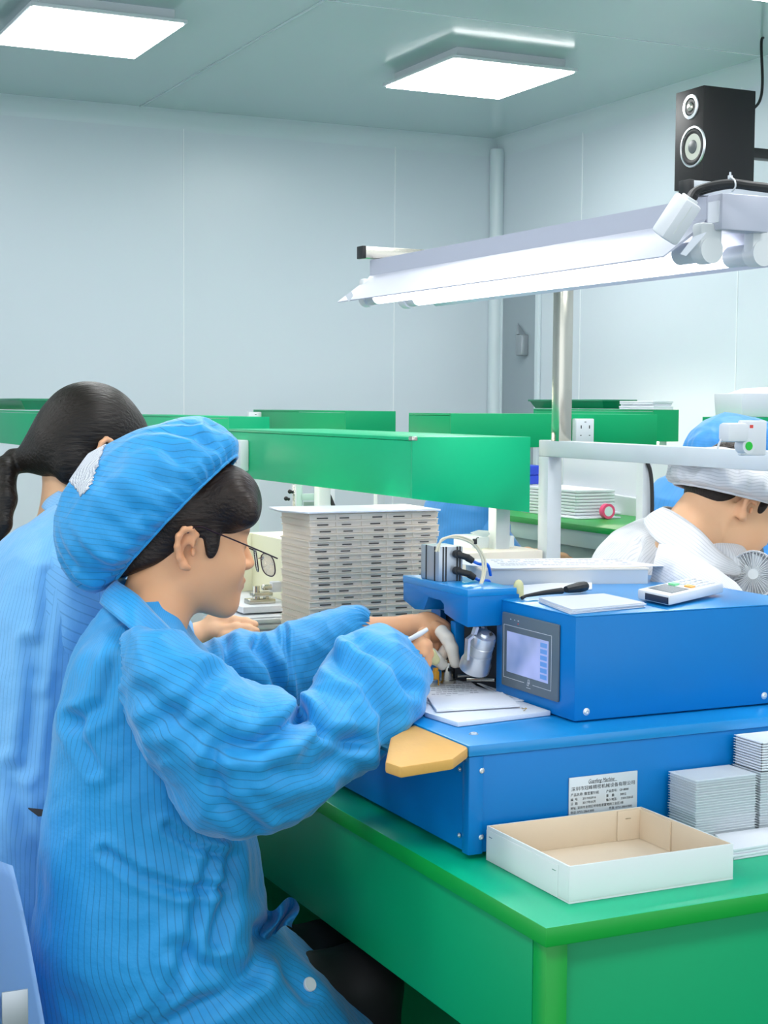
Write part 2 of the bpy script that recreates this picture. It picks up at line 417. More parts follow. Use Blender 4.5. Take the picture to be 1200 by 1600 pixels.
# air cylinder
b0 = Vector((1.374, 2.63, zt2)); bw, bd, bh = .052, .075, .066
bq = thing('air_cylinder', 'aluminium air cylinder with black fittings on top of the machine arm', 'air cylinder', b0)
m = MB().box(b0.x, b0.x + bw, b0.y, b0.y + bd, zt2, zt2 + bh, .002)
m.build('body', M['alu'], bq)
m = MB()
for q in (.008, .014, .038, .044): m.box(b0.x + q, b0.x + q + .003, b0.y - .0006, b0.y + .001, zt2, zt2 + bh)
for q in (.014, .05): m.box(b0.x - .0006, b0.x + .001, b0.y + q, b0.y + q + .004, zt2, zt2 + bh)
m.build('slot', M['rubber'], bq)
for zz, dx in ((.052, .0), (.020, .004)):
    c = Vector((b0.x + .036, b0.y - .001, zt2 + zz))
    MB().cyl(c, c + Vector((0, -.012, .001)), .0075, n=16).cyl(c + Vector((-.002, -.008, 0)), c + Vector((.018 + dx, -.016, -.006)), .0062, n=16).cyl(c + Vector((.016 + dx, -.016, -.006)), c + Vector((.027 + dx, -.018, -.013)), .0072, .006, n=16).build('fitting', M['rubber'], bq)
    a = c + Vector((.027 + dx, -.018, -.013))
    MB().tube([a, a + Vector((.014, -.002, -.006)), a + Vector((.032, .0, -.008)), a + Vector((.045, .01, -.03))], .003).build('air_tube', M['bluetube'], bq)
cz0 = PY(2.60, 682, 860); 
for off in (0, .006):
    pth = [PY(2.60, 681 + off * 700, 862), PY(2.60, 690, 845 - off * 300), PY(2.60, 712, 837 + off * 500), PY(2.60, 738, 846 + off * 600), PY(2.60, 757 - off * 700, 872), PY(2.59, 757 - off * 500, 898), PY(2.57, 750 - off * 400, 920)]
    MB().tube(pth, .0023).build('sensor_cable', M['cable'], bq)
MB().lathe(PY(2.57, 749, 922), (0, 0, 1), [(-.006, .008), (0, .008), (0, .005), (.006, .005)], 16).build('grommet', M['rubber'], bq)
p = PY(2.60, 742, 846); MB().box(p.x - .003, p.x + .003, p.y - .004, p.y + .004, p.z - .005, p.z + .005, .001).tube([p, p + Vector((.004, 0, .006)), p + Vector((.008, 0, .007))], .001).build('cable_tie', M['black'], bq)
# touch screen
sx = ux0
hm = thing('touch_screen', 'grey framed touch screen on the front of the blue machine', 'screen', (sx, 2.385, 1.03))
MB().box(sx - .006, sx, 2.289, 2.483, .963, 1.098, .003).build('bezel', M['screenb'], hm)
ms = bpy.data.materials.new('screen_display'); ms.use_nodes = True; nt = ms.node_tree; b = nt.nodes['Principled BSDF']
tc = nt.nodes.new('ShaderNodeTexCoord'); n1 = nt.nodes.new('ShaderNodeTexNoise'); n1.inputs['Scale'].default_value = 9; nt.links.new(tc.outputs['Object'], n1.inputs['Vector'])
cr = nt.nodes.new('ShaderNodeValToRGB'); cr.color_ramp.elements[0].position = .35; cr.color_ramp.elements[0].color = lin('6b7da4'); cr.color_ramp.elements[1].position = .65; cr.color_ramp.elements[1].color = lin('9aa2cc')
nt.links.new(n1.outputs['Fac'], cr.inputs[0]); nt.links.new(cr.outputs[0], b.inputs['Base Color']); nt.links.new(cr.outputs[0], b.inputs['Emission Color']); b.inputs['Emission Strength'].default_value = .35; b.inputs['Roughness'].default_value = .12
MB().box(sx - .0066, sx - .004, 2.319, 2.462, .991, 1.065).build('display', ms, hm)
bt = mat('display_buttons', '5a86c0', emit='5a86c0', es=.3, rough=.2)
m = MB()
for i in range(6):
    m.box(sx - .0069, sx - .0062, 2.323, 2.345, .996 + i * .0112, 1.004 + i * .0112)
m.build('display_key', bt, hm)
m = MB(); th = .0007
for a, b_, c, e in ((2.309, 2.474, 1.0755, 1.0755 + th), (2.309, 2.37, .9795, .9795 + th), (2.40, 2.474, .9795, .9795 + th), (2.309, 2.309 + th, .9795, 1.0762), (2.4733, 2.474, .9795, 1.0762)):
    m.box(sx - .0064, sx - .0058, a, b_, c, e)
for yy in (2.452, 2.438, 2.425): m.box(sx - .0064, sx - .0058, yy - .004, yy, 1.0872, 1.0882)
# pressing-hand emblem at the foot of the bezel
for (ya, za, yb, zb) in ((.0, .010, .006, .0105), (.0, .003, .0008, .0105), (.0052, .005, .006, .0105), (.0, .003, .003, .0038), (.003, -.001, .0038, .006), (.003, -.001, .008, -.0002), (.0075, -.001, .0083, .003), (.0038, .004, .0083, .0046), (-.003, -.005, .011, -.0042)):
    m.box(sx - .0064, sx - .0058, 2.381 + ya, 2.381 + yb, .977 + za, .977 + zb)
m.build('printed_marks', M['white'], hm)
MB().cyl((sx - .0058, 2.4235, 1.082), (sx - .0066, 2.4235, 1.082), .0014, n=10).build('indicator', M['redink'], hm)
# silver lens under the arm
ls = thing('inspection_lamp', 'silver barrel lens lamp hanging under the machine arm', 'lamp', PY(2.52, 745, 1000))
top = PY(2.500, 757, 992); bot = PY(2.535, 741, 1044); ax = (bot - top).normalized(); L = (bot - top).length
MB().lathe(top, ax, [(0, .004), (.0, .021), (.006, .023), (.018, .0235), (.019, .022), (.021, .022), (.022, .0235), (.036, .0235), (.037, .022), (.039, .022), (.04, .025), (.055, .0265), (.062, .029), (L, .029), (L, .022), (L - .01, .0)], 40).build('barrel', M['silver'], ls)
MB().cyl(top - ax * .004, top, .008, .01).build('cap', M['silver'], ls)
s = MB()
pa = [PY(2.505, 744, 980), PY(2.505, 740, 992), PY(2.505, 731, 999), PY(2.505, 729, 1030)]
for q0, q1 in zip(pa, pa[1:]): s.hull([q + Vector((dx, dy, dz)) for q in (q0, q1) for dx in (-.0025, .0025) for dy in (-.006, .006) for dz in (-.001, .001)])
s.build('bracket_arm', M['silver'], ls); s = MB()
pa = [PY(2.545, 756, 980), PY(2.545, 760, 990), PY(2.545, 769, 995), PY(2.545, 769, 1010)]
for q0, q1 in zip(pa, pa[1:]): s.hull([q + Vector((dx, dy, dz)) for q in (q0, q1) for dx in (-.0025, .0025) for dy in (-.006, .006) for dz in (-.001, .001)])
s.build('bracket_arm', M['silver'], ls)
MB().tube([PY(2.515, 745, 1003), PY(2.505, 748, 998), PY(2.50, 760, 996), PY(2.50, 769, 990)], [.004, .005, .004, .003]).build('lamp_cable', M['rubber'], ls)
MB().box(1.395, 1.415, 2.60, 2.62, .985, 1.065, .002).build('slide_block', M['blue'], mach)
# work chuck
ch = thing('chuck', 'round steel chuck under her gloved fingertips on the machine bed', 'tool', (1.387, 2.62, cz + .006))
MB().lathe((1.387, 2.62, cz + .006), (0, 0, 1), [(0, .019), (.012, .019), (.012, .0165), (.042, .0165), (.043, .0215), (.046, .0215), (.046, .012), (.05, .01), (.05, 0)], 40).build('body', M['steel'], ch)
MB().box(1.372, 1.376, 2.602, 2.607, cz + .035, cz + .043).box(1.382, 1.392, 2.6005, 2.604, cz + .036, cz + .042).build('jaw', M['black'], ch)
cl = thing('clamp_block', 'small steel clamp block with an amber insert beside the chuck', 'tool', (1.34, 2.60, cz))
MB().box(1.330, 1.352, 2.585, 2.61, cz + .006, cz + .026, .002).build('block', M['steel'], cl)
MB().box(1.352, 1.362, 2.60, 2.612, cz + .006, cz + .038, .001).cyl((1.357, 2.606, cz + .038), (1.357, 2.606, cz + .044), .005, n=14).build('amber_insert', M['amber'], cl)
MB().cyl((1.40, 2.56, .962), (1.434, 2.515, .966), .0035).cyl((1.40, 2.60, .962), (1.50, 2.58, .964), .003).build('guide_rod', M['steel'], mach)
# label plate on the case
lb = thing('nameplate', 'silver maker plate with printed Chinese text on the side of the blue machine', 'nameplate', (1.44, cy0, .83))
MB().box(1.372, 1.506, cy0 - .0012, cy0 + .001, .790, .8655, .0003).build('plate', M['label'], lb)
def ltext(s, size, x, z, name='printed_line', sh=0., sxx=1.): text_part(name, s, size, frame((1.372 + x, cy0 - .0014, .790 + z), (1, 0, 0), (0, 0, 1)), M['ink'], lb, .0001, shear=sh, sx=sxx)
ltext('Guanfeng Machine', .0092, .036, .0635, 'script_heading', .4, .75)
MB().box(1.41, 1.465, cy0 - .0016, cy0 - .001, .8525, .8530).build('heading_rule', M['ink'], lb)
ltext('深圳市冠峰精密机械设备有限公司', .0076, .004, .0535, sxx=1.10)
ltext('产品名称: 微型置针机', .0058, .003, .0445); ltext('产品型号:   GF-8000', .0052, .072, .0445)
ltext('编  号:      2017050916', .0052, .003, .037); ltext('重    量:       30KG', .0052, .072, .037)
ltext('日  期:      2017年05月', .0052, .003, .030); ltext('输入电压:     220V/50HZ', .0052, .072, .030)
ltext('地址: 深圳市龙岗区坪地街道富地岗工业区1栋', .0052, .003, .0225)
ltext('电话: 0755-28641800', .0052, .003, .0155); ltext('传真: 0755-28641800', .0052, .078, .0155)
ltext('网址: www.guanfengmachine.com.cn', .0052, .003, .0085)

# tan armrest pad
pp = [PZ(cz - .001, *q) for q in [(668, 1118), (733, 1155), (731, 1166), (708, 1183), (626, 1196), (602, 1188), (610, 1150)]]
pd = thing('armrest_pad', 'tan vinyl padded armrest screwed to the left edge of the blue machine', 'armrest', (1.1, 2.2, cz - .02))
pp = [(p.x, p.y, cz - .003) for p in pp]
MB().prism(pp, (0, 0, -.018), .004).build('pad', M['tan'], pd)
MB().box(1.10, 1.186, 2.17, 2.35, cz - .028, cz - .021, .001).build('bracket', M['steel'], pd)

# foam sheet and papers on the lower case
fp = [PZ(cz + .001, *q) for q in [(640, 1090), (700, 1066), (800, 1066), (868, 1102), (869, 1117), (715, 1136), (664, 1120)]]
fo = MB().prism([(p.x if p.x < 1.431 else 1.431, p.y, cz + .0005) for p in fp], (0, 0, .009), .002).build('foam_sheet', M['foam'])
tag(fo, 'white foam sheet lying on the blue machine in front of the touch screen', 'foam sheet')
zs = cz + .0096
def paper_slab(name, pts, z, th, label, cat, m=None, group=None, lines=None):
    t = thing(name, label, cat, (pts[0][0], pts[0][1], z), group)
    MB().prism([(p[0], p[1], z) for p in pts], (0, 0, th), min(.0006, th * .3)).build('sheet', m or M['paper'], t)
    return t
def print_lines(t, o, ux, uy, w, h, rows, z, seed=0, m=None):
    """printed rows of broken dashes on a flat sheet; o origin, ux/uy unit directions"""
    rnd = random.Random(seed); b = MB(); ux = Vector(ux).normalized(); uy = Vector(uy).normalized()
    for r in range(rows):
        y = h * (r + .5) / rows; x = 0
        while x < w:
            l = rnd.uniform(.003, .012)
            if rnd.random() < .8:
                a = Vector(o) + ux * x + uy * y; c = ux * min(l, w - x); e = uy * h / rows * .35
                b.hull([a, a + c, a + e, a + c + e, a + Vector((0, 0, .0002)), a + c + Vector((0, 0, .0002)), a + e + Vector((0, 0, .0002)), a + c + e + Vector((0, 0, .0002))])
            x += l + .002
    return b.build('printed_rows', m or M['inkl'], t)
q = [PZ(zs, *c) for c in [(640, 1068), (735, 1066), (775, 1095), (668, 1100)]]
t = paper_slab('form_sheet', q, zs, .002, 'printed form sheet on the foam sheet, under the white folded card', 'paper')
print_lines(t, q[3] + Vector((.004, .004, .0021)), q[2] - q[3], q[0] - q[3], (q[2] - q[3]).length * .85, (q[0] - q[3]).length * .85, 9, zs, 3)
q = [PZ(zs, *c) for c in [(745, 1068), (775, 1070), (838, 1092), (800, 1098)]]
t = paper_slab('parts_slip', q, zs, .001, 'thin printed slip at the back of the foam sheet, beside the touch screen', 'paper')
print_lines(t, q[0] + Vector((0, -.004, .0011)), q[3] - q[0], q[1] - q[0], (q[3] - q[0]).length * .8, (q[1] - q[0]).length * .8, 3, zs, 5)
q = [PZ(zs + .003, *c) for c in [(668, 1092), (785, 1084), (812, 1104), (682, 1112)]]
paper_slab('folded_card', q, zs + .0022, .004, 'white blank folded card on top of the printed form on the foam', 'card')
t = thing('brass_pins', 'tiny brass pins scattered at the edge of the foam sheet', 'pins', PZ(zs, 815, 1105))
m = MB(); rnd = random.Random(2)
for i in range(5):
    p = PZ(zs + .0015, 812 + rnd.uniform(-8, 10), 1105 + rnd.uniform(-3, 4)); m.cyl(p, p + Vector((rnd.uniform(-.01, .01), rnd.uniform(-.01, .01), 0)), .0007, n=6)
m.build('pin', mat('brass', 'c8a860', rough=.3, metal=1.), t); tag(t, kind='stuff')

# ---------------------------------------------------------------- things on the machine lid
z0 = uz
# compartment box under paper
ca, cb, cc = PZ(z0, 752, 914), PZ(z0, 1012, 912), PZ(z0, 1022, 880)
org = ca; ex = (cb - ca); ex = ex.normalized(); ey = Vector((-ex.y, ex.x, 0))
Lb = (cb - ca).length; Wb = .17
t = thing('compartment_box', 'translucent compartment box under printed paper on the machine lid', 'box', ca)
Fm = frame(ca, ex, ey)
def fb(mb, x0, x1, y0, y1, za, zb, bev=0.): return mb.box(x0, x1, y0, y1, za, zb, bev, M=Fm)
m = MB(); H = .028
fb(m, 0, Lb, 0, .0018, 0, H); fb(m, 0, Lb, Wb - .0018, Wb, 0, H); fb(m, 0, .0018, 0, Wb, 0, H); fb(m, Lb - .0018, Lb, 0, Wb, 0, H); fb(m, 0, Lb, 0, Wb, 0, .0018)
for i in range(1, 6): fb(m, Lb * i / 6, Lb * i / 6 + .0015, 0, Wb, 0, H - .004)
fb(m, 0, Lb, Wb / 2, Wb / 2 + .0015, 0, H - .004)
m.build('tray', M['clear'], t)
m = MB(); fb(m, -.002, Lb + .002, -.002, Wb + .002, H, H + .004, .001); m.build('lid', M['frost'], t)
pc = [Fm @ Vector(v) for v in ((.025, -.01, 0), (Lb + .045, .02, 0), (Lb - .03, Wb + .02, 0), (-.01, Wb + .01, 0), (-.035, Wb * .6, 0))]
zp = z0 + H + .0045
t = paper_slab('printed_sheet', pc, zp, .0012, 'large printed paper sheet lying over the compartment box on the machine lid', 'paper')
print_lines(t, Fm @ Vector((.05, .03, H + .0059)), ex, ey, Lb * .8, Wb * .8, 4, 0, 11)
# latex finger cot
t = thing('finger_cot', 'pale yellow rolled finger cot standing on the front edge of the machine lid', 'finger cot', PZ(z0, 810, 934))
MB().lathe(PZ(z0, 810, 933), (0, 0, 1), [(0, .0135), (.002, .014), (.003, .011), (.006, .0098), (.02, .0095), (.026, .0085), (.031, .005), (.033, 0)], 24).build('cot', M['cotd'], t)
# black screwdriver
t = thing('screwdriver', 'black handled small tool lying on paper near the finger cot', 'screwdriver', PZ(z0, 860, 930))
a, b_, c, e = PZ(z0 + .008, 822, 931), PZ(z0 + .011, 878, 923), PZ(z0 + .011, 884, 921), PZ(z0 + .012, 914, 916)
MB().tube([a, (a + b_) / 2 + Vector((0, 0, .001)), b_], [.0028, .0045, .006]).build('shaft', M['rubber'], t)
MB().tube([c, c.lerp(e, .25), c.lerp(e, .7), e, e + (e - c) * .12], [.006, .008, .010, .0095, .004]).build('handle', M['black'], t)
MB().tube([a, a + (a - b_) * .12 + Vector((0, 0, -.003))], [.0028, .0035]).build('tip', M['rubber'], t)
q = [PZ(z0, *c) for c in [(815, 917), (925, 908), (925, 922), (815, 932)]]
paper_slab('paper_slip', q, z0 + .0003, .003, 'white paper slip under the black screwdriver on the machine lid', 'paper')
q = [PZ(z0 + .006, *c) for c in [(842, 936), (945, 930), (1008, 944), (893, 955)]]
m = MB()
t = thing('card_stack', 'small stack of white cards on the front corner of the machine lid', 'cards', q[0])
for i in range(4):
    MB().prism([(p.x + random.uniform(-.002, .002), p.y + random.uniform(-.002, .002), z0 + .0004 + i * .0024) for p in q], (0, 0, .0019), .0004).build('card', M['paper'], t)
# calculator-like meter
t = thing('calculator', 'white desk calculator propped on the right of the machine lid', 'calculator', PZ(z0, 1040, 940))
A, B_, Cc, Dd = PZ(z0, 996, 939), PZ(z0, 1045, 950), PZ(z0, 1130, 932), PZ(z0, 1082, 921)
zA = .022
low = [(A.x, A.y, z0 + .004), (B_.x, B_.y, z0 + .004), (Cc.x, Cc.y, z0 + .007), (Dd.x, Dd.y, z0 + .007)]
MB().hull([Vector(p) + Vector((0, 0, 0)) for p in low] + [Vector(p) + Vector((0, 0, .018)) for p in low], .003).build('body', M['white'], t)
def on_calc(u, v, h):
    a = Vector(low[0]); b = Vector(low[1]); c = Vector(low[2]); d_ = Vector(low[3])
    return (a * (1 - v) + b * v) * (1 - u) + (d_ * (1 - v) + c * v) * u + Vector((0, 0, .018 + h))
def calc_plate(u0, u1, v0, v1, h0, h1): return [on_calc(u, v, h) for u in (u0, u1) for v in (v0, v1) for h in (h0, h1)]
MB().hull(calc_plate(.12, .42, .12, .88, -.001, .0008)).build('display', mat('lcd_grey', '5c6468', rough=.2), t)
ks = MB()
for i in range(4):
    for j in range(4): ks.hull(calc_plate(.55 + i * .1, .62 + i * .1, .12 + j * .2, .26 + j * .2, 0, .002))
ks.build('key', M['white'], t)
MB().hull(calc_plate(.44, .52, .18, .40, 0, .003)).build('key', M['greenl'], t)
MB().hull(calc_plate(.48, .56, .62, .85, 0, .003)).build('key', M['orange'], t)
e0 = Vector(low[0]); e1 = Vector(low[1]); nrm = (e0 - Vector(low[3])).normalized()
MB().hull([e0.lerp(e1, s_) + nrm * h_ + Vector((0, 0, zz)) for s_ in (.25, .98) for h_ in (-.003, .0008) for zz in (.002, .014)]).build('sensor_window', mat('dark_blue_window', '0c1c3a', rough=.2), t)

# ---------------------------------------------------------------- open carton
bx0, bx1, by0, by1, bh = 1.214, 1.509, 1.905, 2.150, .056
t = thing('cardboard_tray', 'open white cardboard box with tan inside on the green tabletop', 'box', (1.36, 2.03, .75))
m = MB(); th = .003
m.box(bx0, bx1, by0, by1, .7505, .7535)
for a in ((bx0, bx1, by0, by0 + th), (bx0, bx1, by1 - th, by1), (bx0, bx0 + th, by0 + th, by1 - th), (bx1 - th, bx1, by0 + th, by1 - th)):
    m.box(*a, .7535, .75 + bh, .0006)
for (cx_, cy_) in ((bx0, by0),): pass
o = m.build('shell', [M['cardW'], M['cardT']], t)
for p in o.data.polygons:
    c = p.center + t.location; n_ = p.normal
    inx = bx0 + .001 < c.x < bx1 - .001; iny = by0 + .001 < c.y < by1 - .001
    if inx and iny and c.z > .753 and not (abs(n_.z) > .9 and c.z > .8): p.material_index = 1
MB().box(bx1 - .05, bx1 - th, by1 - th - .0025, by1 - th - .0005, .754, .75 + bh - .002).box(bx1 - th - .003, bx1 - th - .0005, by1 - .09, by1 - th, .7538, .75 + bh - .003).build('glue_flap', M['cardT'], t)
MB().box(bx0 - .0012, bx0 + .0006, by0 + .03, by1 - .001, .7510, .75 + bh - .006, .0005).build('side_flap', M['cardW'], t)
m = MB()
for (yy, zz) in ((by0 + .035, .79), (by1 - .02, .79)): m.box(bx0 - .0018, bx0, yy, yy + .010, zz, zz + .001)
m.box(bx1 - .035, bx1 - .025, by1 - th - .004, by1 - th - .0022, .79, .791)
m.build('staple', M['steel'], t)

# ---------------------------------------------------------------- clear tray stacks on the right
def mini_tray(w, d_, h, m):
    b = MB(); e = .0012
    b.box(0, w, 0, e, 0, h).box(0, w, d_ - e, d_, 0, h).box(0, e, 0, d_, 0, h).box(w - e, w, 0, d_, 0, h).box(0, w, 0, d_, 0, .001)
    b.box(w * .5, w * .5 + e, 0, d_, 0, h * .7)
    b.box(-.0022, w + .0022, -.0022, d_ + .0022, h * .70, h * .90)
    return b.build('clear_tray', m)
x0, y0 = 1.567, 2.078
pt = mini_tray(.122, .072, .0044, M['clear'])
n = 25; pos = [(x0, y0, i) for i in range(n)] + [(x0 + .134, y0 + .002, i) for i in range(n)]
for k_, (x, y, i) in enumerate(pos):
    o = pt if k_ == 0 else copy_tree(pt)
    o.location = (x + random.uniform(-.0008, .0008), y + random.uniform(-.0008, .0008), .7502 + i * .0044)
    s_ = k_ < n
    tag(o, ('clear shallow tray, %s, in the stack beside the cardboard box' if s_ else 'clear shallow tray, %s, in the stack under the white trays') % ordn(n - 1 - i), 'tray', 'clear trays in the left stack' if s_ else 'clear trays in the right stack')
wt = mini_tray(.12, .07, .0046, mat('white_tray_plastic', 'eceff6', rough=.35)); wt.name = 'white_tray'
for i in range(11):
    o = wt if i == 0 else copy_tree(wt)
    o.location = (x0 + .136 + random.uniform(-.0006, .0006), y0 + .003, .7502 + n * .0044 + .0006 + i * .0046)
    tag(o, 'white shallow tray, %s, on the right stack of clear trays' % ordn(10 - i), 'tray', 'white trays in the upper stack')
q = [PZ(.755, *c) for c in [(1112, 1298), (1185, 1290), (1225, 1318), (1141, 1338)]]
for i in range(4):
    c = Vector((0, 0, 0))
    bq_ = MB().prism([(x_ + random.uniform(-.003, .003), y_ + random.uniform(-.003, .001), .7503 + i * .0046) for x_, y_ in ((1.572, 1.988), (1.75, 1.993), (1.77, 2.072), (1.60, 2.072))], (0, 0, .0042), .001)
    tag(bq_.build('white_cloth_pad', M['paper']), ['white folded pad lying lowest beside the cardboard box corner', 'second white folded pad from the tabletop beside the cardboard box', 'third white folded pad from the tabletop beside the cardboard box', 'topmost white folded pad beside the cardboard box'][i], 'pad', 'white folded pads by the tray stacks')

# ================================================================ the steel rack at the back of the near table
fx = 2.02
rk = thing('steel_rack', 'light grey welded steel rack rail and uprights standing behind the blue machine', 'rack', (fx, 3.2, .75))
MB().hull([(fx + a, y, z) for a in (0, .04) for y, z in ((3.34, 1.390), (3.34, 1.350), (2.0, 1.386), (2.0, 1.346))], .002).build('rail', M['frame'], rk)
m = MB().box(fx, fx + .04, 3.295, 3.34, .0, 1.35, .002); m.build('upright', M['frame'], rk)
MB().box(fx, fx + .04, 2.0, 2.04, .0, 1.348, .002).build('upright', M['frame'], rk)
fu = thing('bench_upright', 'grey square upright with a dark cable clipped to it, left of the man in white', 'post', PD(1011, 730, 4.05).xy.to_3d())
ux_, uy_ = PD(1011, 730, 4.05).xy
MB().box(ux_ - .012, ux_ + .016, uy_, uy_ + .03, 0, 1.345, .002).build('post', M['frame'], fu)
MB().tube([(ux_ - .006, uy_ - .006, 1.335), (ux_ + .006, uy_ - .009, 1.30), (ux_ + .012, uy_ - .009, 1.22), (ux_ + .012, uy_ - .007, 1.05), (ux_ + .010, uy_ - .007, .85)], .005).build('cable', M['rubber'], fu)
sp = thing('lamp_post', 'tall polished square steel post carrying the fluorescent lamp above the rack rail', 'post', (fx, 3.265, 1.388))
MB().box(fx + .0, fx + .036, 3.247, 3.283, 1.388, 1.80, .002).build('post', M['steel'], sp)
MB().box(1.500, 2.06, 3.240, 3.270, 1.803, 1.829, .002).box(2.024, 2.052, 3.24, 3.34, 1.803, 1.829, .001).build('cross_bar', M['steel'], sp)
MB().box(1.492, 1.501, 3.239, 3.271, 1.802, 1.830, .001).build('end_cap', M['black'], sp)
sp = thing('lamp_crossbar', 'short steel crossbar over the near end of the fluorescent lamp, upper right', 'bar', (1.7, 2.03, 1.80))
MB().box(1.505, 2.06, 2.035, 2.062, 1.803, 1.826, .002).build('bar', M['alu'], sp)
MB().box(1.497, 1.506, 2.034, 2.063, 1.802, 1.827, .001).build('end_cap', M['black'], sp)
MB().box(fx, fx + .036, 2.03, 2.066, 1.388, 1.803, .002).build('post', M['steel'], sp)

# ---------------------------------------------------------------- hanging fluorescent fixture
FXc = 1.565
fl = thing('fluorescent_lamp', 'white twin tube fluorescent work lamp hanging across the upper right', 'lamp', (FXc, 2.6, 1.70))
ya, yb = 1.98, 3.26
prof = [(-.045, 1.800), (.045, 1.800), (.045, 1.765), (.052, 1.757), (.125, 1.704), (.124, 1.702), (.05, 1.752), (-.05, 1.752), (-.124, 1.702), (-.125, 1.704), (-.052, 1.757), (-.045, 1.765)]
MB().prism([(FXc + x, ya + .04, z) for x, z in prof], (0, yb - ya - .04, 0)).build('reflector', M['lampwhite'], fl)
MB().box(FXc - .046, FXc + .046, ya, ya + .04, 1.745, 1.801, .003).build('end_housing', M['lampwhite'], fl)
m = MB().box(FXc - .047, FXc - .0455, ya + .006, ya + .034, 1.757, 1.79, .0005); m.build('end_label', M['paper'], fl)
for s_ in (-.05, .05):
    MB().cyl((FXc + s_, ya + .10, 1.715), (FXc + s_, yb - .06, 1.715), .0165, n=28).build('tube', M['tubeglow'], fl)
    o = MB().cyl((FXc + s_, ya + .045, 1.715), (FXc + s_, ya + .10, 1.715), .0172, n=28)
    o.build('tube_end', M['frame'], fl); MB().cyl((FXc + s_, yb - .06, 1.715), (FXc + s_, yb - .02, 1.715), .0172, n=28).build('tube_end', M['frame'], fl)
    for y in (ya + .018, yb - .02):
        MB().box(FXc + s_ - .021, FXc + s_ + .021, y, y + .026, 1.712, 1.757, .006).cyl((FXc + s_, y - .001, 1.715), (FXc + s_, y + .027, 1.715), .0208, n=28).build('socket', M['whitep'], fl)
MB().hull([PX(1.43, *q) for q in [(545, 472), (540, 462), (549, 455), (552, 462)]] + [PX(1.433, *q) for q in [(545, 472), (540, 462), (549, 455)]]).build('tape_tab', M['paper'], fl)
a = PX(1.44, 1070, 400)
MB().hull([PX(1.42, *q) for q in [(1063, 397), (1072, 400), (1092, 378), (1105, 362), (1083, 370)]] + [PX(1.423, *q) for q in [(1063, 397), (1092, 378), (1105, 362)]]).build('tape_tab', M['paper'], fl)
# plug adaptor hanging on the reflector and the black lead
ad = thing('power_adaptor', 'white plug adaptor hanging at the near end of the fluorescent lamp', 'adaptor', PX(1.44, 1057, 345))
c0, c1 = PX(1.455, 1077, 312), PX(1.43, 1037, 372); ax_ = (c1 - c0); Ln = ax_.length; Mf = frame(c0, ax_, (0, 1, .0))
MB().box(0, Ln, -.022, .022, -.016, .016, .005, M=Mf).build('body', M['white'], ad)
MB().box(.006, Ln * .8, -.0225, -.0215, -.003, -.001, M=Mf).box(-.004, .01, -.012, .012, -.010, .010, .002, M=Mf).build('seam', M['whitep'], ad)
MB().tube([c0 + Vector((0, 0, 0)), PX(1.47, 1085, 300), PX(1.49, 1105, 292), PX(1.50, 1140, 286), PX(1.52, 1175, 290), PX(1.54, 1230, 296)], .0065).tube([c0 + Vector((.01, 0, .004)), PX(1.485, 1090, 303), PX(1.50, 1110, 296), PX(1.51, 1145, 290), PX(1.53, 1180, 294), PX(1.55, 1230, 300)], .005).build('lead', M['rubber'], ad)
ti = thing('cable_tie', 'small white cable tie around the black lead above the lamp', 'cable tie', PX(1.50, 1141, 285))
MB().tube([PX(1.495, 1141, 276), PX(1.49, 1148, 282), PX(1.49, 1149, 292), PX(1.495, 1144, 299)], .0013).build('strap', M['white'], ti)
MB().box(-.003, .003, -.003, .003, -.003, .003, .001, M=Matrix.Translation(PX(1.495, 1141, 277))).cyl(PX(1.495, 1141, 275), PX(1.495, 1141, 269), .0016).build('head', M['white'], ti)

# ---------------------------------------------------------------- wall speaker
sx0, sy0 = 3.88, 5.19
sp = thing('wall_speaker', 'black two way loudspeaker high on the right wall', 'speaker', (sx0 + .14, sy0 + .1, 2.36))
MB().box(sx0, sx0 + .258, sy0, sy0 + .187, 2.358, 2.754, .003).build('cabinet', M['blackm'], sp)
def cone(px, py, r, prof_, m_, nm):
    c = PX(sx0, px, py); return MB().lathe(c, (-1, 0, 0), [(t_, q_ * r) for t_, q_ in prof_], 40).build(nm, m_, sp)
TW, WF = (1079.5, 167), (1083, 229.5)
cone(*TW, .050, [(0, 1), (.004, .98), (.005, .72), (.003, .70), (.0, .7)], M['silver'], 'tweeter_ring')
cone(*TW, .050, [(.001, .69), (.003, .62), (.002, .4), (.004, .3)], M['black'], 'tweeter_surround')
cone(*TW, .050, [(.003, .36), (.006, .34), (.008, .2), (.009, 0)], M['steel'], 'tweeter_dome')
cone(*WF, .083, [(0, 1), (.005, .98), (.006, .90), (.002, .88), (0, .88)], M['silver'], 'woofer_ring')
cone(*WF, .083, [(.001, .88), (.004, .82), (.005, .74), (.002, .66), (.001, .6)], M['rubber'], 'woofer_surround')
cone(*WF, .083, [(.0016, .63), (.0024, .60), (.002, .34), (.002, 0)], mat('paper_cone', 'c8c9bf', rough=.7), 'woofer_cone')
cone(*WF, .083, [(.002, .33), (.006, .30), (.009, .16), (.010, 0)], mat('dust_cap', '55595c', rough=.4), 'dust_cap')
MB().box(sx0 + .255, WX - .001, sy0 + .06, sy0 + .12, 2.50, 2.54, .002).build('wall_bracket', M['black'], sp)
MB().tube([(sx0 + .257, sy0 + .03, 2.68), (sx0 + .30, sy0 + .03, 2.72), (sx0 + .33, sy0 + .05, 2.80), (sx0 + .36, sy0 + .1, 2.97), (sx0 + .37, sy0 + .1, 3.0)], .006).build('speaker_wire', M['black'], sp)

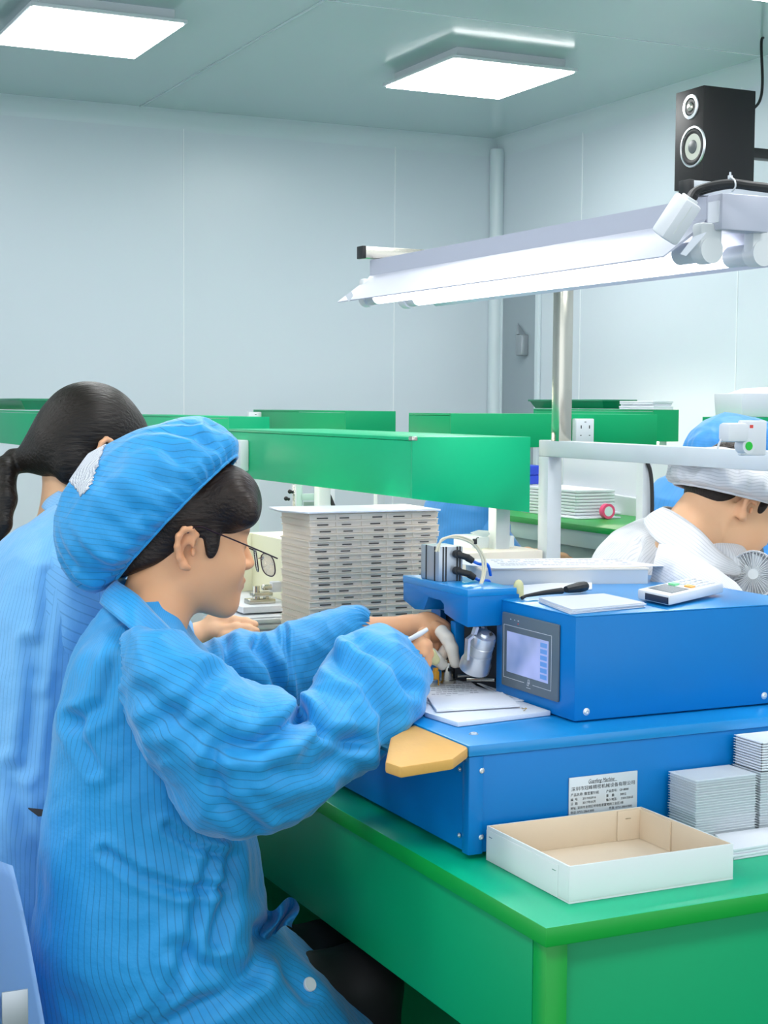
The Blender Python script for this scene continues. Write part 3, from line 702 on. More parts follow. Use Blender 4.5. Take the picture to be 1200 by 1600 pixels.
# ================================================================ hooded light boxes over the benches
def hood(B, yl, xr, h, h2, label, m=None, uprights=True, floor=0., group='green light hoods over the benches', glow=True):
    """B: top near-left corner; runs +Y for yl and +X for xr; near face deepens from h to h2"""
    m = m or M['greenS']; x, y, z = B; th = .009
    t = thing('light_hood', label, 'light hood', (x, y, z - h), group)
    zt_ = z
    MB().box(x, x + th, y + .0005, y + yl, zt_ - h, zt_ - .009, .0008).build('front_board', m, t)
    a = MB(); a.prism([(x + th * 0, y, zt_), (x + xr, y, zt_), (x + xr, y, zt_ - h2), (x, y, zt_ - h)], (0, -th, 0), .0008); a.build('end_board', m, t)
    a = MB(); a.prism([(x, y + yl, zt_), (x + xr, y + yl, zt_), (x + xr, y + yl, zt_ - h2), (x, y + yl, zt_ - h)], (0, th, 0), .0008); a.build('end_board', m, t)
    MB().box(x - .001, x + xr, y, y + yl, zt_ - .008, zt_, .0008).build('top_board', m, t)
    if glow:
        MB().box(x + .03, x + .11, y + .03, y + yl - .03, zt_ - h + .045, zt_ - .012).build('batten', M['white'], t)
        MB().cyl((x + .05, y + .05, zt_ - h + .010), (x + .05, y + yl - .05, zt_ - h + .010), .013, n=16).build('tube', M['hoodglow'], t)
    if uprights:
        for yy in ((y + .05, y + yl - .09) if uprights != 'far' else (y + yl - .09,)):
            MB().box(x + xr - .06, x + xr - .02, yy, yy + .04, floor, zt_ - .012, .002).build('upright', M['frame'], t)
    return t

def socket_plate(c, label, w=.075, h=.09, ax=(1, 0, 0)):
    """wall socket box facing -Y: c bottom centre"""
    t = thing('power_socket', label, 'socket', c)
    x, y, z = c
    MB().box(x - w / 2, x + w / 2, y - .030, y, z, z + h, .004).build('box', M['white'], t)
    m = MB(); yy = y - .0305
    for sx_, sz in ((-.018, .66), (.018, .66)):
        m.box(x + sx_ - .002, x + sx_ + .002, yy - .0002, yy + .001, z + h * sz - .006, z + h * sz + .006)
    m.box(x - .022, x - .016, yy - .0002, yy + .001, z + h * .3, z + h * .3 + .003).box(x + .016, x + .022, yy - .0002, yy + .001, z + h * .3, z + h * .3 + .003).box(x - .004, x + .004, yy - .0002, yy + .001, z + h * .85, z + h * .88)
    m.build('socket_slots', M['ink'], t)
    return t

HB = (1.66, 3.325, 1.398)
h1 = hood(HB, 1.25, .322, .145, .185, 'large green light hood in the middle, above the tall stack of trays', m=M['greenS'])
MB().box(HB[0] - .002, HB[0] + .012, HB[1] - .011, HB[1] + .008, 1.390, 1.3995, .001).build('corner_clip', M['steel'], h1)
def socket_side(x, y, z, label, w=.075, h=.09):
    """socket box facing -X"""
    t = thing('power_socket', label, 'socket', (x, y, z))
    MB().box(x - .028, x, y - w / 2, y + w / 2, z, z + h, .004).build('box', M['white'], t)
    m = MB(); xx = x - .0285
    for s_, q in ((-.016, .66), (.016, .66), (-.014, .3), (.014, .3)): m.box(xx, xx + .001, y + s_ - .002, y + s_ + .002, z + h * q - .006, z + h * q + .006)
    m.build('socket_slots', M['ink'], t); return t
p = PX(HB[0], 380, 735); socket_side(HB[0], p.y, p.z, 'white socket box on the left end of the large middle hood', .10, .092)

# far hoods, placed by their near top corner
def far_hood(pc, pl, pr, py, d, h, h2, label, m=None, up=True, wmax=9, floor=0., yl=None):
    B = PD(pc, py, d); A = PX(B.x, pl, py); Cc_ = PY(B.y, pr, py)
    return B, hood((B.x, B.y, B.z), yl or (A.y - B.y), min(wmax, Cc_.x - B.x), h, h2, label, m, uprights=up, floor=floor)
B3, _ = far_hood(539, 397, 617, 642, 6.9, .15, .15, 'small green hood against the far wall, left of the room corner', M['greenF'])
p = PD(405, 671, 7.6); socket_plate((PX(B3.x, 405, 660).x - .03, PX(B3.x, 405, 660).y, PX(B3.x, 405, 672).z), 'white socket on the left edge of the far middle hood')
B4, H4 = far_hood(703, 690, 1025, 646, 5.6, .122, .122, 'wide green hood behind the steel lamp post', M['greenF'], up=False, yl=.32)
p = PY(B4.y + .1, 866, 700); MB().box(p.x - .018, p.x + .018, p.y, p.y + .036, 0, B4.z - .009, .002).build('upright', M['frame'], H4)
p = PY(B4.y - .01, 907, 692); socket_plate((p.x, B4.y - .011, p.z), 'white double socket on the hood right of the steel lamp post', .078, .09)
B5, H5 = far_hood(1020, 835, 1059, 640, 6.9, .14, .14, 'darker green hood behind the wide one, carrying papers', M['greenF'], floor=1.001)
B2, _ = far_hood(356, 214, 420, 651, 6.2, .15, .15, 'green hood behind the two women, above the blue cap', M['greenS'])
B0, _ = far_hood(62, -60, 64, 642, 5.6, .13, .13, 'green hood at the left edge beside the black haired woman', M['greenS'], wmax=.3, up='far')
B6, _ = far_hood(1150, 1100, 1260, 652, 5.4, .12, .12, 'green hood at the right edge under the white box', M['greenF'], up=False)

# things on the far hoods
def lidtray(x0, x1, y0, y1, z, label):
    t = thing('green_tray', label, 'tray', ((x0 + x1) / 2, (y0 + y1) / 2, z))
    MB().hull([(x, y, zz) for x, y, zz in [(x0 + .02, y0 + .02, z + .001), (x1 - .02, y0 + .02, z + .001), (x0 + .02, y1 - .02, z + .001), (x1 - .02, y1 - .02, z + .001), (x0, y0, z + .035), (x1, y0, z + .035), (x0, y1, z + .035), (x1, y1, z + .035)]]).build('tray', M['greenD'], t)
    MB().box(x0 - .008, x1 + .008, y0 - .008, y1 + .008, z + .035, z + .044, .002).build('rim', M['greenD'], t)
a = PX(B5.x + .05, 950, 640); b_ = PX(B5.x + .05, 836, 640)
lidtray(B5.x + .02, B5.x + .2, a.y, b_.y, B5.z + .001, 'dark green plastic tray lying on the far right hood, left of the papers')
a = PX(B0.x + .05, 50, 640)
lidtray(B0.x + .01, B0.x + .25, a.y, a.y + .6, B0.z + .001, 'dark green tray on the hood at the left edge')
rnd = random.Random(4)
for i in range(5):
    c = PX(B5.x + .04, 1000, 640)
    o = MB().box(B5.x - .0 + rnd.uniform(-.01, .01), B5.x + .10, c.y - .16 + rnd.uniform(-.01, .01), c.y + .10 + rnd.uniform(-.01, .01), B5.z + .001 + i * .0075, B5.z + .0075 + i * .0075, .001).build('document_folder', M['paper'])
    tag(o, 'white flat folder, %s, in the pile on the far right hood' % ordn(4 - i), 'folder', 'white folders piled on the far hood')
p = PY(B6.y + .02, 1190, 652)
t = thing('white_bin', 'white open box with a folded lid on the hood at the right edge', 'box', (p.x, p.y, B6.z))
c = [PY(B6.y + .02, 1158, 650), PY(B6.y + .02, 1240, 650)]
MB().hull([(c[0].x + .005, p.y, B6.z + .001), (c[1].x, p.y, B6.z + .001), (c[0].x + .005, p.y + .15, B6.z + .001), (c[1].x, p.y + .15, B6.z + .001), (c[0].x, p.y - .005, B6.z + .082), (c[1].x, p.y - .005, B6.z + .082), (c[0].x, p.y + .155, B6.z + .082), (c[1].x, p.y + .155, B6.z + .082)], .002).build('box', M['white'], t)
MB().hull([(c[0].x + .03, p.y + .02, B6.z + .083), (c[1].x, p.y, B6.z + .083), (c[0].x + .05, p.y + .14, B6.z + .083), (c[1].x, p.y + .14, B6.z + .083), (c[0].x + .05, p.y + .06, B6.z + .10), (c[1].x, p.y + .06, B6.z + .11)]).build('folded_lid', M['paper'], t)

# near socket with plug chargers on the rack at right
yk = 2.12
sk = thing('power_strip', 'white socket plate with a plugged charger and green button on the rack rail', 'socket', PY(yk, 1178, 706))
def pyb(mb, x0, y0, x1, y1, ya_, yb_, bev=0.): a_ = PY(ya_, x0, y1); b__ = PY(ya_, x1, y0); return mb.box(a_.x, b__.x, ya_, yb_, a_.z, b__.z, bev)
pyb(MB(), 1158, 657, 1199, 712, yk, yk + .012, .003).build('plate', M['white'], sk)
pyb(MB(), 1138, 661, 1172, 691, yk - .03, yk - .001, .006).build('charger', M['white'], sk)
c = PY(yk - .022, 1170, 697); MB().cyl(c + Vector((0, .022, 0)), c, .0125, n=28).build('round_plug', M['white'], sk)
MB().cyl(c, c + Vector((0, -.0012, 0)), .0072, n=28).build('green_dot', M['greenb'], sk)
pyb(MB(), 1172, 664, 1177, 669, yk - .0008, yk + .001).build('switch_window', M['redink'], sk)
MB().tube([PY(yk - .01, 1140, 681), PY(yk - .01, 1131, 683), PY(yk - .01, 1125, 690), PY(yk - .01, 1121, 701)], .0017).build('charger_cable', M['white'], sk)

# ================================================================ the next bench along the row: trays and a cream machine
tb = thing('worktable', 'green topped second bench beyond the near table, under the large hood', 'table', (1.5, 4.0, 0))
MB().box(1.20, 2.02, 3.22, 4.75, .721, .75, .0025).build('tabletop', [M['green']], tb)
for x in (1.24, 1.95):
    for y in (3.25, 4.68): MB().box(x, x + .036, y, y + .036, 0, .7205, .002).build('leg', M['whitep'], tb)
MB().box(1.215, 1.23, 3.28, 4.7, .55, .7205).build('apron', M['greenF'], tb)

# tall stack of compartment trays
tw, td, thh = .325, .17, .0153
X0, Y0 = 1.386, 3.285
def comp_tray():
    t = thing('component_tray', 'tray', 'tray', (0, 0, 0))
    b = MB(); e = .0015; H_ = thh - .0006
    b.box(0, tw, 0, e, 0, H_).box(0, tw, td - e, td, 0, H_).box(0, e, e, td - e, 0, H_).box(tw - e, tw, e, td - e, 0, H_).box(e, tw - e, e, td - e, 0, .001)
    for i in range(1, 5): b.box(tw * i / 5, tw * i / 5 + e, e, td - e, .001, H_ * .9)
    for i in range(6): b.box(max(-.002, tw * i / 5 - .001), tw * i / 5 + .0012, -.0028, 0, .001, H_ * .72)
    b.box(-.003, tw + .003, -.003, 0, H_ * .72, H_ * .9).box(-.003, 0, 0, td, H_ * .72, H_ * .9).box(tw, tw + .003, 0, td, H_ * .72, H_ * .9)
    b.build('tray', M['frost'], t)
    return t
def parts_in(t, rnd):
    for i in range(5):
        w_ = rnd.uniform(.022, .034); x = tw * (i + .5) / 5 - w_ / 2 + rnd.uniform(-.006, .006)
        MB().box(x, x + w_, -.0012, .010, .0030, .0030 + rnd.uniform(.002, .0035), .0005).build('metal_part', M['part'], t)
rnd = random.Random(12); base = comp_tray(); parts_in(base, rnd)
n = 31
ords = ['top', 'second', 'third', 'fourth', 'fifth', 'sixth', 'seventh', 'eighth', 'ninth', 'tenth', 'eleventh', 'twelfth', 'thirteenth', 'fourteenth']
for i in range(n):
    o = base if i == 0 else copy_tree(base)
    o.location = (X0 + rnd.uniform(-.002, .002), Y0 + rnd.uniform(-.002, .002), .751 + i * thh)
    if i > 0:
        for c in o.children:
            if c.name.startswith('metal'): c.location.x += rnd.uniform(-.006, .006)
    j = n - 1 - i
    tag(o, 'frosted compartment tray with small dark parts, %s, tall stack' % ordn(j), 'tray', 'frosted trays in the tall stack')
zt_ = .751 + n * thh
pp = [PZ(zt_ + .004, *q) for q in [(412, 805), (420, 808), (560, 802), (684, 794), (684, 790), (640, 789)]]
o = MB().hull([(X0 - .05, Y0 + .06, zt_ + .001), (X0 - .01, Y0 - .01, zt_ + .001), (X0 + tw + .004, Y0 - .01, zt_ + .001), (X0 + tw + .004, Y0 + .18, zt_ + .001), (X0 - .03, Y0 + .18, zt_ + .001), (X0 - .055, Y0 + .06, zt_ + .006), (X0 - .01, Y0 - .01, zt_ + .0045), (X0 + tw + .004, Y0 - .01, zt_ + .0045), (X0 + tw + .004, Y0 + .18, zt_ + .0045), (X0 - .03, Y0 + .18, zt_ + .006)]).build('paper_sheet', M['paper'])
tag(o, 'white paper sheet covering the top of the tall tray stack', 'paper')
# low striped tray stack beside it
p = PD(412, 955, 3.75)
for i in range(14):
    o = MB().box(1.30, 1.62, 3.56, 3.78, .751 + i * .0145, .751 + i * .0145 + .011, .003).box(1.31, 1.61, 3.57, 3.77, .762 + i * .0145, .7655 + i * .0145).build('flat_tray', M['white'])
    tag(o, 'white flat tray, %s, under the cream machine' % ordn(13 - i), 'tray', 'white flat trays under the cream machine')
# cream machine, open front, standing on the trays' table
cm = thing('cream_machine', 'cream enamelled small machine with a metal clamp, behind the glasses', 'machine', (1.45, 3.7, .96))
x0_, x1_, y0_, y1_, z0_, z1_ = 1.40, 1.72, 3.62, 3.95, .958, 1.13
MB().box(x0_ - .05, x1_, y0_ - .0, y1_, z0_, z0_ + .016, .002).build('bed', M['white'], cm)
MB().box(x0_ + .04, x1_, y1_ - .02, y1_, z0_ + .016, z1_, .002).box(x0_ + .09, x1_, y0_, y1_ - .02, z0_ + .016, z1_, .002).box(x0_ - .05, x0_ + .04, y1_ - .02, y1_, z0_ + .016, z1_ - .02, .002).build('housing', M['cream'], cm)
c = PY(3.68, 406, 944); MB().box(c.x - .035, c.x + .035, c.y - .02, c.y + .02, z0_ + .016, z0_ + .028, .002).box(c.x - .022, c.x + .03, c.y - .015, c.y + .015, z0_ + .034, z0_ + .044, .002).box(c.x + .012, c.x + .02, c.y - .01, c.y + .01, z0_ + .028, z0_ + .034).cyl((c.x - .01, c.y, z0_ + .028), (c.x - .01, c.y, z0_ + .06), .009).build('clamp', M['steel'], cm)
c = PY(3.70, 412, 918); MB().cyl(c, c + Vector((.03, 0, 0)), .008).lathe(c, (-1, 0, 0), [(0, .008), (.004, .007), (.006, .003), (.006, 0)], 16).build('spindle', M['steel'], cm)
MB().box(c.x + .02, c.x + .045, c.y - .012, c.y + .012, c.z - .012, c.z + .014, .002).build('spindle_block', M['white'], cm)

# bench and fittings seen in the gap under the large hood (row behind)
g = thing('worktable', 'green bench end seen between the face and the tray stack', 'table', (2.3, 5.6, 0))
a = PD(400, 850, 5.6); b_ = PD(445, 852, 5.5)
MB().hull([(PD(400, 850, 5.9) + Vector((0, 0, dz))) for dz in (0, -.03)] + [PD(450, 850, 5.5) + Vector((0, 0, dz)) for dz in (0, -.03)] + [PD(400, 832, 6.6) + Vector((0, 0, dz)) for dz in (0, -.03)] + [PD(520, 832, 6.6) + Vector((0, 0, dz)) for dz in (0, -.03)] + [PD(520, 850, 5.7) + Vector((0, 0, dz)) for dz in (0, -.03)]).build('tabletop', M['greenE'], g)
g2 = thing('frame_bench', 'pale green steel frame with a white upright under the large hood', 'frame', PD(520, 800, 6.2))
def bar3(px0, py0, px1, py1, d, m_, nm, par, dep=.04):
    a_ = PD(px0, py0, d); b__ = PD(px1, py0, d); c_ = PD(px0, py1, d); e_ = PD(px1, py1, d); n__ = Vector((FWD.x, FWD.y, 0)) * dep
    return MB().hull([a_, b__, c_, e_, a_ + n__, b__ + n__, c_ + n__, e_ + n__], .001).build(nm, m_, par)
bar3(499, 755, 523, 960, 6.2, M['white'], 'upright', g2)
bar3(470, 772, 499, 782, 6.3, M['lgreen'], 'rail', g2)
bar3(463, 755, 472, 960, 6.3, M['lgreen'], 'upright', g2)
bar3(474, 784, 499, 940, 6.36, mat('grey_green_panel', 'aebcb8', rough=.6), 'panel', g2, .01)
MB().tube([PD(507, 762, 6.15), PD(514, 774, 6.15), PD(520, 788, 6.15), PD(525, 800, 6.15)], .008).build('cable', M['rubber'], g2)
g3 = thing('jig_stand', 'slim steel stand with black knobs behind the tray stack', 'stand', PD(458, 800, 6.0))
bar3(457, 758, 461, 812, 6.0, M['steel'], 'rod', g3, .02)
bar3(448, 795, 460, 798, 5.98, M['alu'], 'arm', g3, .02)
for q in ((453, 768), (447, 779)): MB().sph(PD(q[0], q[1], 5.95), .0085).sph(PD(q[0] + 4, q[1] + 1, 5.95), .006).build('knob', M['black'], g3)

# ---------------------------------------------------------------- bench row by the right wall
gx = 3.44
rb = thing('worktable', 'green topped bench in the far row seen through the steel rack', 'table', (gx + .4, 5, 0))
MB().box(gx, WX - .02, 4.0, 6.4, .975, 1.0, .002).build('tabletop', [M['greenE']], rb)
MB().box(gx + .03, gx + .05, 4.0, 6.4, .905, .9745, .001).build('apron', M['lgreen'], rb)
MB().box(gx + .12, gx + .14, 4.0, 6.4, .02, .9).build('panel', M['lgreen'], rb)
for y in (4.02, 5.2, 6.34): MB().box(gx + .03, gx + .07, y, y + .04, 0, .905, .002).build('leg', M['whitep'], rb)
def onb(px, py, z=1.0): return PZ(z, px, py)
# white light box board at the back
lbx = thing('light_screen', 'white upright light screen on the far bench, seen through the rack', 'light screen', (4.2, 5.4, 1.0))
pa_, pb_ = PX(3.98, 880, 758), PX(3.98, 1060, 788)
MB().hull([(3.98 + dx, y, z) for dx in (0, .02) for y, z in ((pa_.y, PX(3.98, 880, 715).z), (pa_.y, pa_.z), (pb_.y, PX(3.98, 1060, 705).z), (pb_.y, pb_.z))]).build('screen', M['white'], lbx)
MB().hull([(3.94 + dx, y, z) for dx in (0, .04) for y, z in ((pa_.y, pa_.z), (pa_.y, 1.0), (pb_.y, pb_.z), (pb_.y, 1.0))]).build('ledge', M['whitep'], lbx)
# tape roll, tray stack, blue boxes, papers
c = PX(3.72, 949, 778)
tp = thing('tape_roll', 'roll of pink adhesive tape standing on the far bench', 'tape', c)
b = MB(); b.lathe((3.72, c.y, 1.034), (0, 1, 0), [(-.012, .02), (-.012, .032), (.012, .032), (.012, .02), (-.012, .02)], 28); b.build('tape', M['pink'], tp)
MB().lathe((3.72, c.y, 1.034), (0, 1, 0), [(-.0122, .015), (-.0122, .021), (.0122, .021), (.0122, .015), (-.0122, .015)], 28).build('core', M['paper'], tp)
for i in range(9):
    c = PX(3.62, 905, 785)
    o = MB().box(3.60, 3.80, c.y - .0, c.y + .45, 1.001 + i * .0135, 1.0125 + i * .0135, .002).build('flat_tray', M['white'])
    tag(o, 'white flat tray, %s, far bench stack left of the tape' % ordn(8 - i), 'tray', 'white trays on the far bench')
for i in range(2):
    c = PX(3.66, 852, 742)
    o = MB().box(3.64, 3.74, c.y + .10, c.y + .42, 1.125 + i * .042, 1.165 + i * .042, .003).build('blue_box', M['cobalt'])
    tag(o, ['lower deep blue plastic box on the white trays behind the rack', 'upper deep blue plastic box right under the far hood'][i], 'box')
rnd = random.Random(9)
for i, (px, py, w_, d_) in enumerate([(870, 808, .22, .16), (915, 800, .25, .2), (950, 798, .2, .18), (990, 803, .2, .15)]):
    c = onb(px, py); o = MB().box(c.x, c.x + w_, c.y - d_, c.y, 1.0012, 1.007 + i * .004, .001).build('paper_sheet', M['paper'])
    tag(o, ['white sheets at the left end of the far bench', 'white sheets in front of the far white trays', 'white sheets below the pink tape', 'white sheets near the rack upright on the far bench'][i], 'paper')
c = onb(930, 790); 
o = MB().box(c.x + .02, c.x + .20, c.y - .35, c.y - .02, 1.013, 1.02, .001).build('cardboard_sheet', mat('kraft_board', 'd8b890', rough=.8)); tag(o, 'thin brown board lying by the pink tape', 'board')
# clear boxes beyond the machine, below the large hood
cb_ = thing('parts_bin', 'clear plastic bin with paper seen over the aluminium air cylinder', 'bin', PD(760, 850, 3.9))
a = PD(738, 868, 3.9)
MB().box(a.x, a.x + .12, a.y, a.y + .1, a.z, a.z + .045, .002).build('bin', M['clear'], cb_)
MB().hull([PD(735, 832, 3.88), PD(748, 828, 3.9), PD(775, 830, 3.95), PD(756, 840, 3.88), PD(735, 833, 3.885)]+[PD(748, 829, 3.9)]).build('paper', M['paper'], cb_)
b2 = thing('parts_box', 'wide frosted plastic box standing behind the air cylinder', 'box', PD(740, 880, 3.8))
a = PD(690, 905, 3.75)
MB().box(a.x, a.x + .28, a.y, a.y + .16, .751, a.z + .06, .002).build('box', M['frost'], b2)
# mini fan
fp_ = PD(1176, 898, 3.35)
fn = thing('desk_fan', 'small white round desk fan in front of the man', 'fan', fp_)
fd = Vector((-.55, -.75, .15)).normalized(); R_ = .052
MB().lathe(fp_, fd, [(-.02, R_ * .7), (-.015, R_), (.012, R_), (.016, R_ * .97), (.014, R_ * .92), (-.01, R_ * .9), (-.012, 0)], 40).build('housing', M['white'], fn)
m = MB(); q_ = fd.to_track_quat('Z', 'Y').to_matrix()
for i in range(40):
    a_ = 2 * PI * i / 40; u_ = q_ @ Vector((math.cos(a_), math.sin(a_), 0))
    m.cyl(fp_ + fd * .016 + u_ * .010, fp_ + fd * .014 + u_ * R_ * .95, .0007, n=6)
m.cyl(fp_ + fd * .012, fp_ + fd * .018, .011, n=20); m.build('grille', M['whitep'], fn)
m = MB()
for i in range(5):
    a_ = 2 * PI * i / 5; u_ = q_ @ Vector((math.cos(a_), math.sin(a_), 0)); v_ = q_ @ Vector((-math.sin(a_), math.cos(a_), 0))
    m.hull([fp_ + u_ * .008 - v_ * .006, fp_ + u_ * .008 + v_ * .006, fp_ + u_ * .042 + v_ * .016 + fd * .008, fp_ + u_ * .042 - v_ * .012 - fd * .004, fp_ + u_ * .008 + fd * .001])
m.build('blade', M['alu'], fn)
MB().cyl(fp_ - Vector((0, 0, R_)), fp_ - Vector((0, 0, .30)), .010, n=16).cyl(fp_ - Vector((0, 0, .31)), fp_ - Vector((0, 0, .298)), .04, n=28).build('stand', M['white'], fn)
bd_ = thing('worktable', 'white topped bench under the desk fan at the right edge', 'table', (2.7, 2.9, 0))
MB().box(2.50, 3.2, 2.0, 3.9, fp_.z - .338, fp_.z - .311, .002).build('tabletop', M['white'], bd_)
for y in (2.05, 3.8): MB().box(2.53, 2.57, y, y + .04, 0, fp_.z - .339, .002).build('leg', M['whitep'], bd_)

# ================================================================ figures
def NP(v): return np.array((v[0], v[1], v[2]), dtype=np.float64)
def Pn(px, py, d): return NP(PD(px, py, d))
class SDF:
    """blobby surface: tapered limbs and ellipsoids blended into one continuous skin"""
    def __init__(s): s.p = []
    def cap(s, a, b, ra, rb=None, k=.012, op='u', T=None):
        rb = ra if rb is None else rb
        a = NP(a); b = NP(b)
        if T is not None: a, b = T(a), T(b); sc_ = T.s; ra *= sc_; rb *= sc_; k *= sc_
        s.p.append(('c', a, b, ra, rb, k, op, (a + b) / 2, np.linalg.norm(b - a) / 2 + max(ra, rb)))
    def chain(s, pts, rs, k=.012, T=None):
        for i in range(len(pts) - 1): s.cap(pts[i], pts[i + 1], rs[i], rs[i + 1], k, T=T)
    def ell(s, c, r, R=None, k=.012, op='u', T=None):
        c = NP(c); r = np.array(r, float); R = np.eye(3) if R is None else R
        if T is not None: c = T(c); r = r * T.s; R = T.R @ R; k *= T.s
        s.p.append(('e', c, r, R, None, k, op, c, r.max()))
    def plane(s, c, n, k=.01):
        n = NP(n); n = n / np.linalg.norm(n); s.p.append(('p', NP(c), n, None, None, k, 'i', NP(c), 1e9))
    @staticmethod
    def dist(p, X):
        if p[0] == 'c':
            a, b, ra, rb = p[1:5]; ab = b - a; L = ab @ ab
            t = np.clip(((X - a) @ ab) / max(L, 1e-12), 0, 1)
            return np.linalg.norm(X - a - t[:, None] * ab, axis=1) - (ra + (rb - ra) * t)
        if p[0] == 'e':
            q = (X - p[1]) @ p[3]; r = p[2]; k0 = np.linalg.norm(q / r, axis=1); k1 = np.linalg.norm(q / r ** 2, axis=1)
            return k0 * (k0 - 1) / np.maximum(k1, 1e-9)
        return (X - p[1]) @ p[2]
    def ev(s, X, prims=None):
        d = np.full(len(X), .5)
        for p in (s.p if prims is None else prims):
            e = SDF.dist(p, X); k = p[5]
            if p[6] == 'u':
                h = np.maximum(k - np.abs(d - e), 0) / k; d = np.minimum(d, e) - h * h * k / 4
            elif p[6] == 's':
                e = -e; h = np.maximum(k - np.abs(d - e), 0) / k; d = np.maximum(d, e) + h * h * k / 4
            else:
                h = np.maximum(k - np.abs(d - e), 0) / k; d = np.maximum(d, e) + h * h * k / 4
        return d
    def mesh(s, h):
        lo = np.min([p[7] - p[8] for p in s.p if p[6] == 'u'], 0) - 4 * h; hi = np.max([p[7] + p[8] for p in s.p if p[6] == 'u'], 0) + 4 * h
        Bk = 12; nb = np.ceil((hi - lo) / (h * Bk)).astype(int); N = nb * Bk
        F = np.full(N, .5, dtype=np.float32); g = np.arange(Bk) * h
        loc = np.stack(np.meshgrid(g, g, g, indexing='ij'), -1).reshape(-1, 3); half = h * Bk * .5 * math.sqrt(3)
        cen = np.stack(np.meshgrid(*[np.arange(n) for n in nb], indexing='ij'), -1).reshape(-1, 3)
        cw = lo + (cen + .5) * h * Bk
        dc = s.ev(cw)
        near = np.abs(dc) < half * 1.6 + .02
        for c, w_, dd, nr in zip(cen, cw, dc, near):
            sl = tuple(slice(c[i] * Bk, (c[i] + 1) * Bk) for i in range(3))
            if not nr:
                if dd < 0: F[sl] = -.5
                continue
            pr_ = [p for p in s.p if p[0] == 'p' or np.linalg.norm(p[7] - w_) < p[8] + half + p[5] + .01]
            if not pr_ or all(p[0] == 'p' for p in pr_): continue
            F[sl] = s.ev(lo + c * h * Bk + loc, pr_).reshape(Bk, Bk, Bk)
        S = F < 0; st = np.array([N[1] * N[2], N[2], 1], dtype=np.int64); allc = []; edges = []
        for ax in range(3):
            a = [slice(None)] * 3; b = [slice(None)] * 3; a[ax] = slice(0, -1); b[ax] = slice(1, None)
            e = np.argwhere(S[tuple(a)] != S[tuple(b)])
            o1, o2 = [i for i in range(3) if i != ax]
            e = e[(e[:, o1] > 0) & (e[:, o2] > 0)]
            f0 = F[tuple(e.T)]; e2 = e.copy(); e2[:, ax] += 1; f1 = F[tuple(e2.T)]
            t = f0 / (f0 - f1); P = e.astype(float); P[:, ax] += t
            l0 = e @ st; cs = np.stack([l0 - st[o1] - st[o2], l0 - st[o2], l0, l0 - st[o1]], 1)
            if (ax == 1): cs = cs[:, ::-1]
            inside = f0 < 0; cs[~inside] = cs[~inside][:, ::-1]
            allc.append(cs); edges.append(P)
        Q = np.concatenate(allc); P = np.concatenate(edges)
        u, inv = np.unique(Q.ravel(), return_inverse=True); cnt = np.bincount(inv)
        V = np.stack([np.bincount(inv, weights=np.repeat(P[:, i], 4)) / cnt for i in range(3)], 1)
        return lo + V * h, inv.reshape(-1, 4)
class Tf:
    def __init__(s, c, yaw, pitch, scale=1., roll=0.):
        cy_, sy_ = math.cos(yaw), math.sin(yaw); cp, sp_ = math.cos(pitch), math.sin(pitch); cr_, sr_ = math.cos(roll), math.sin(roll)
        Rz = np.array([[cy_, -sy_, 0], [sy_, cy_, 0], [0, 0, 1]]); Ry = np.array([[cp, 0, sp_], [0, 1, 0], [-sp_, 0, cp]]); Rx = np.array([[1, 0, 0], [0, cr_, -sr_], [0, sr_, cr_]])
        s.R = Rz @ Ry @ Rx; s.c = NP(c); s.s = scale
    def __call__(s, p): return s.c + s.R @ (NP(p) * s.s)
    def inv(s, P): return ((np.asarray(P) - s.c) @ s.R) / s.s

def head(S, T, ears=(-1, 1), male=False):
    eo = .009 if male else 0.
    S.ell((-.012, 0, .045), (.094, .074, .083), T=T)
    S.ell((.03, 0, .00), (.058, .064, .075), k=.03, T=T)
    S.ell((.028, 0, -.05), (.052, .052, .05), k=.03, T=T)
    S.ell((.0, 0, -.045), (.045, .056, .045), k=.03, T=T)
    S.cap((.074, -.012, -.090), (.074, .012, -.090), .018, k=.03, T=T)
    S.ell((.055, 0, -.06), (.034, .040, .034), k=.03, T=T)
    for s_ in (-1, 1):
        S.ell((.060, s_ * .033, -.022), (.029, .027, .033), k=.025, T=T)
        S.ell((.103, s_ * .032, .010), (.017, .017, .012), k=.014, op='s', T=T)
        S.ell((.0755, s_ * .031, .009), (.0145, .0155, .0145), k=.004, T=T)
    S.ell((.078, 0, .034), (.018, .046, .014), k=.02, T=T)
    S.cap((.090, 0, .014), (.106, 0, -.020), .0065, .0095, k=.012, T=T)
    for s_ in (-1, 1): S.ell((.098, s_ * .0105, -.024), (.010, .0065, .0065), k=.007, T=T)
    S.ell((.084, 0, -.050), (.014, .026, .016), k=.012, T=T)
    S.ell((.0965, 0, -.0475), (.0065, .019, .0048), k=.004, T=T)
    S.ell((.0945, 0, -.0575), (.0068, .016, .0052), k=.004, T=T)
    for s_ in ears:
        R = np.array(Matrix.Rotation(s_ * .45, 3, 'Z') @ Matrix.Rotation(.18, 3, 'Y'))
        def e(x, y, z): return (-.012 + x, s_ * (.0745 + eo + y), -.004 + z)
        hx = [(.010, -.002, .012), (.010, .004, .024), (.0, .0085, .032), (-.012, .012, .031), (-.019, .0125, .020), (-.019, .011, .004), (-.013, .008, -.012), (-.004, .005, -.024), (.004, .001, -.027)]
        S.chain([e(*q) for q in hx], [.0036, .004, .0042, .0045, .0046, .0044, .0046, .006, .005], k=.005, T=T)
        S.ell(e(-.006, .003, .006), (.016, .004, .025), R=R, k=.006, T=T)
        S.ell(e(-.001, .008, -.002), (.008, .008, .011), k=.004, op='s', T=T)
        S.cap(e(.008, .0, .0), e(.009, .001, -.006), .004, k=.005, T=T)

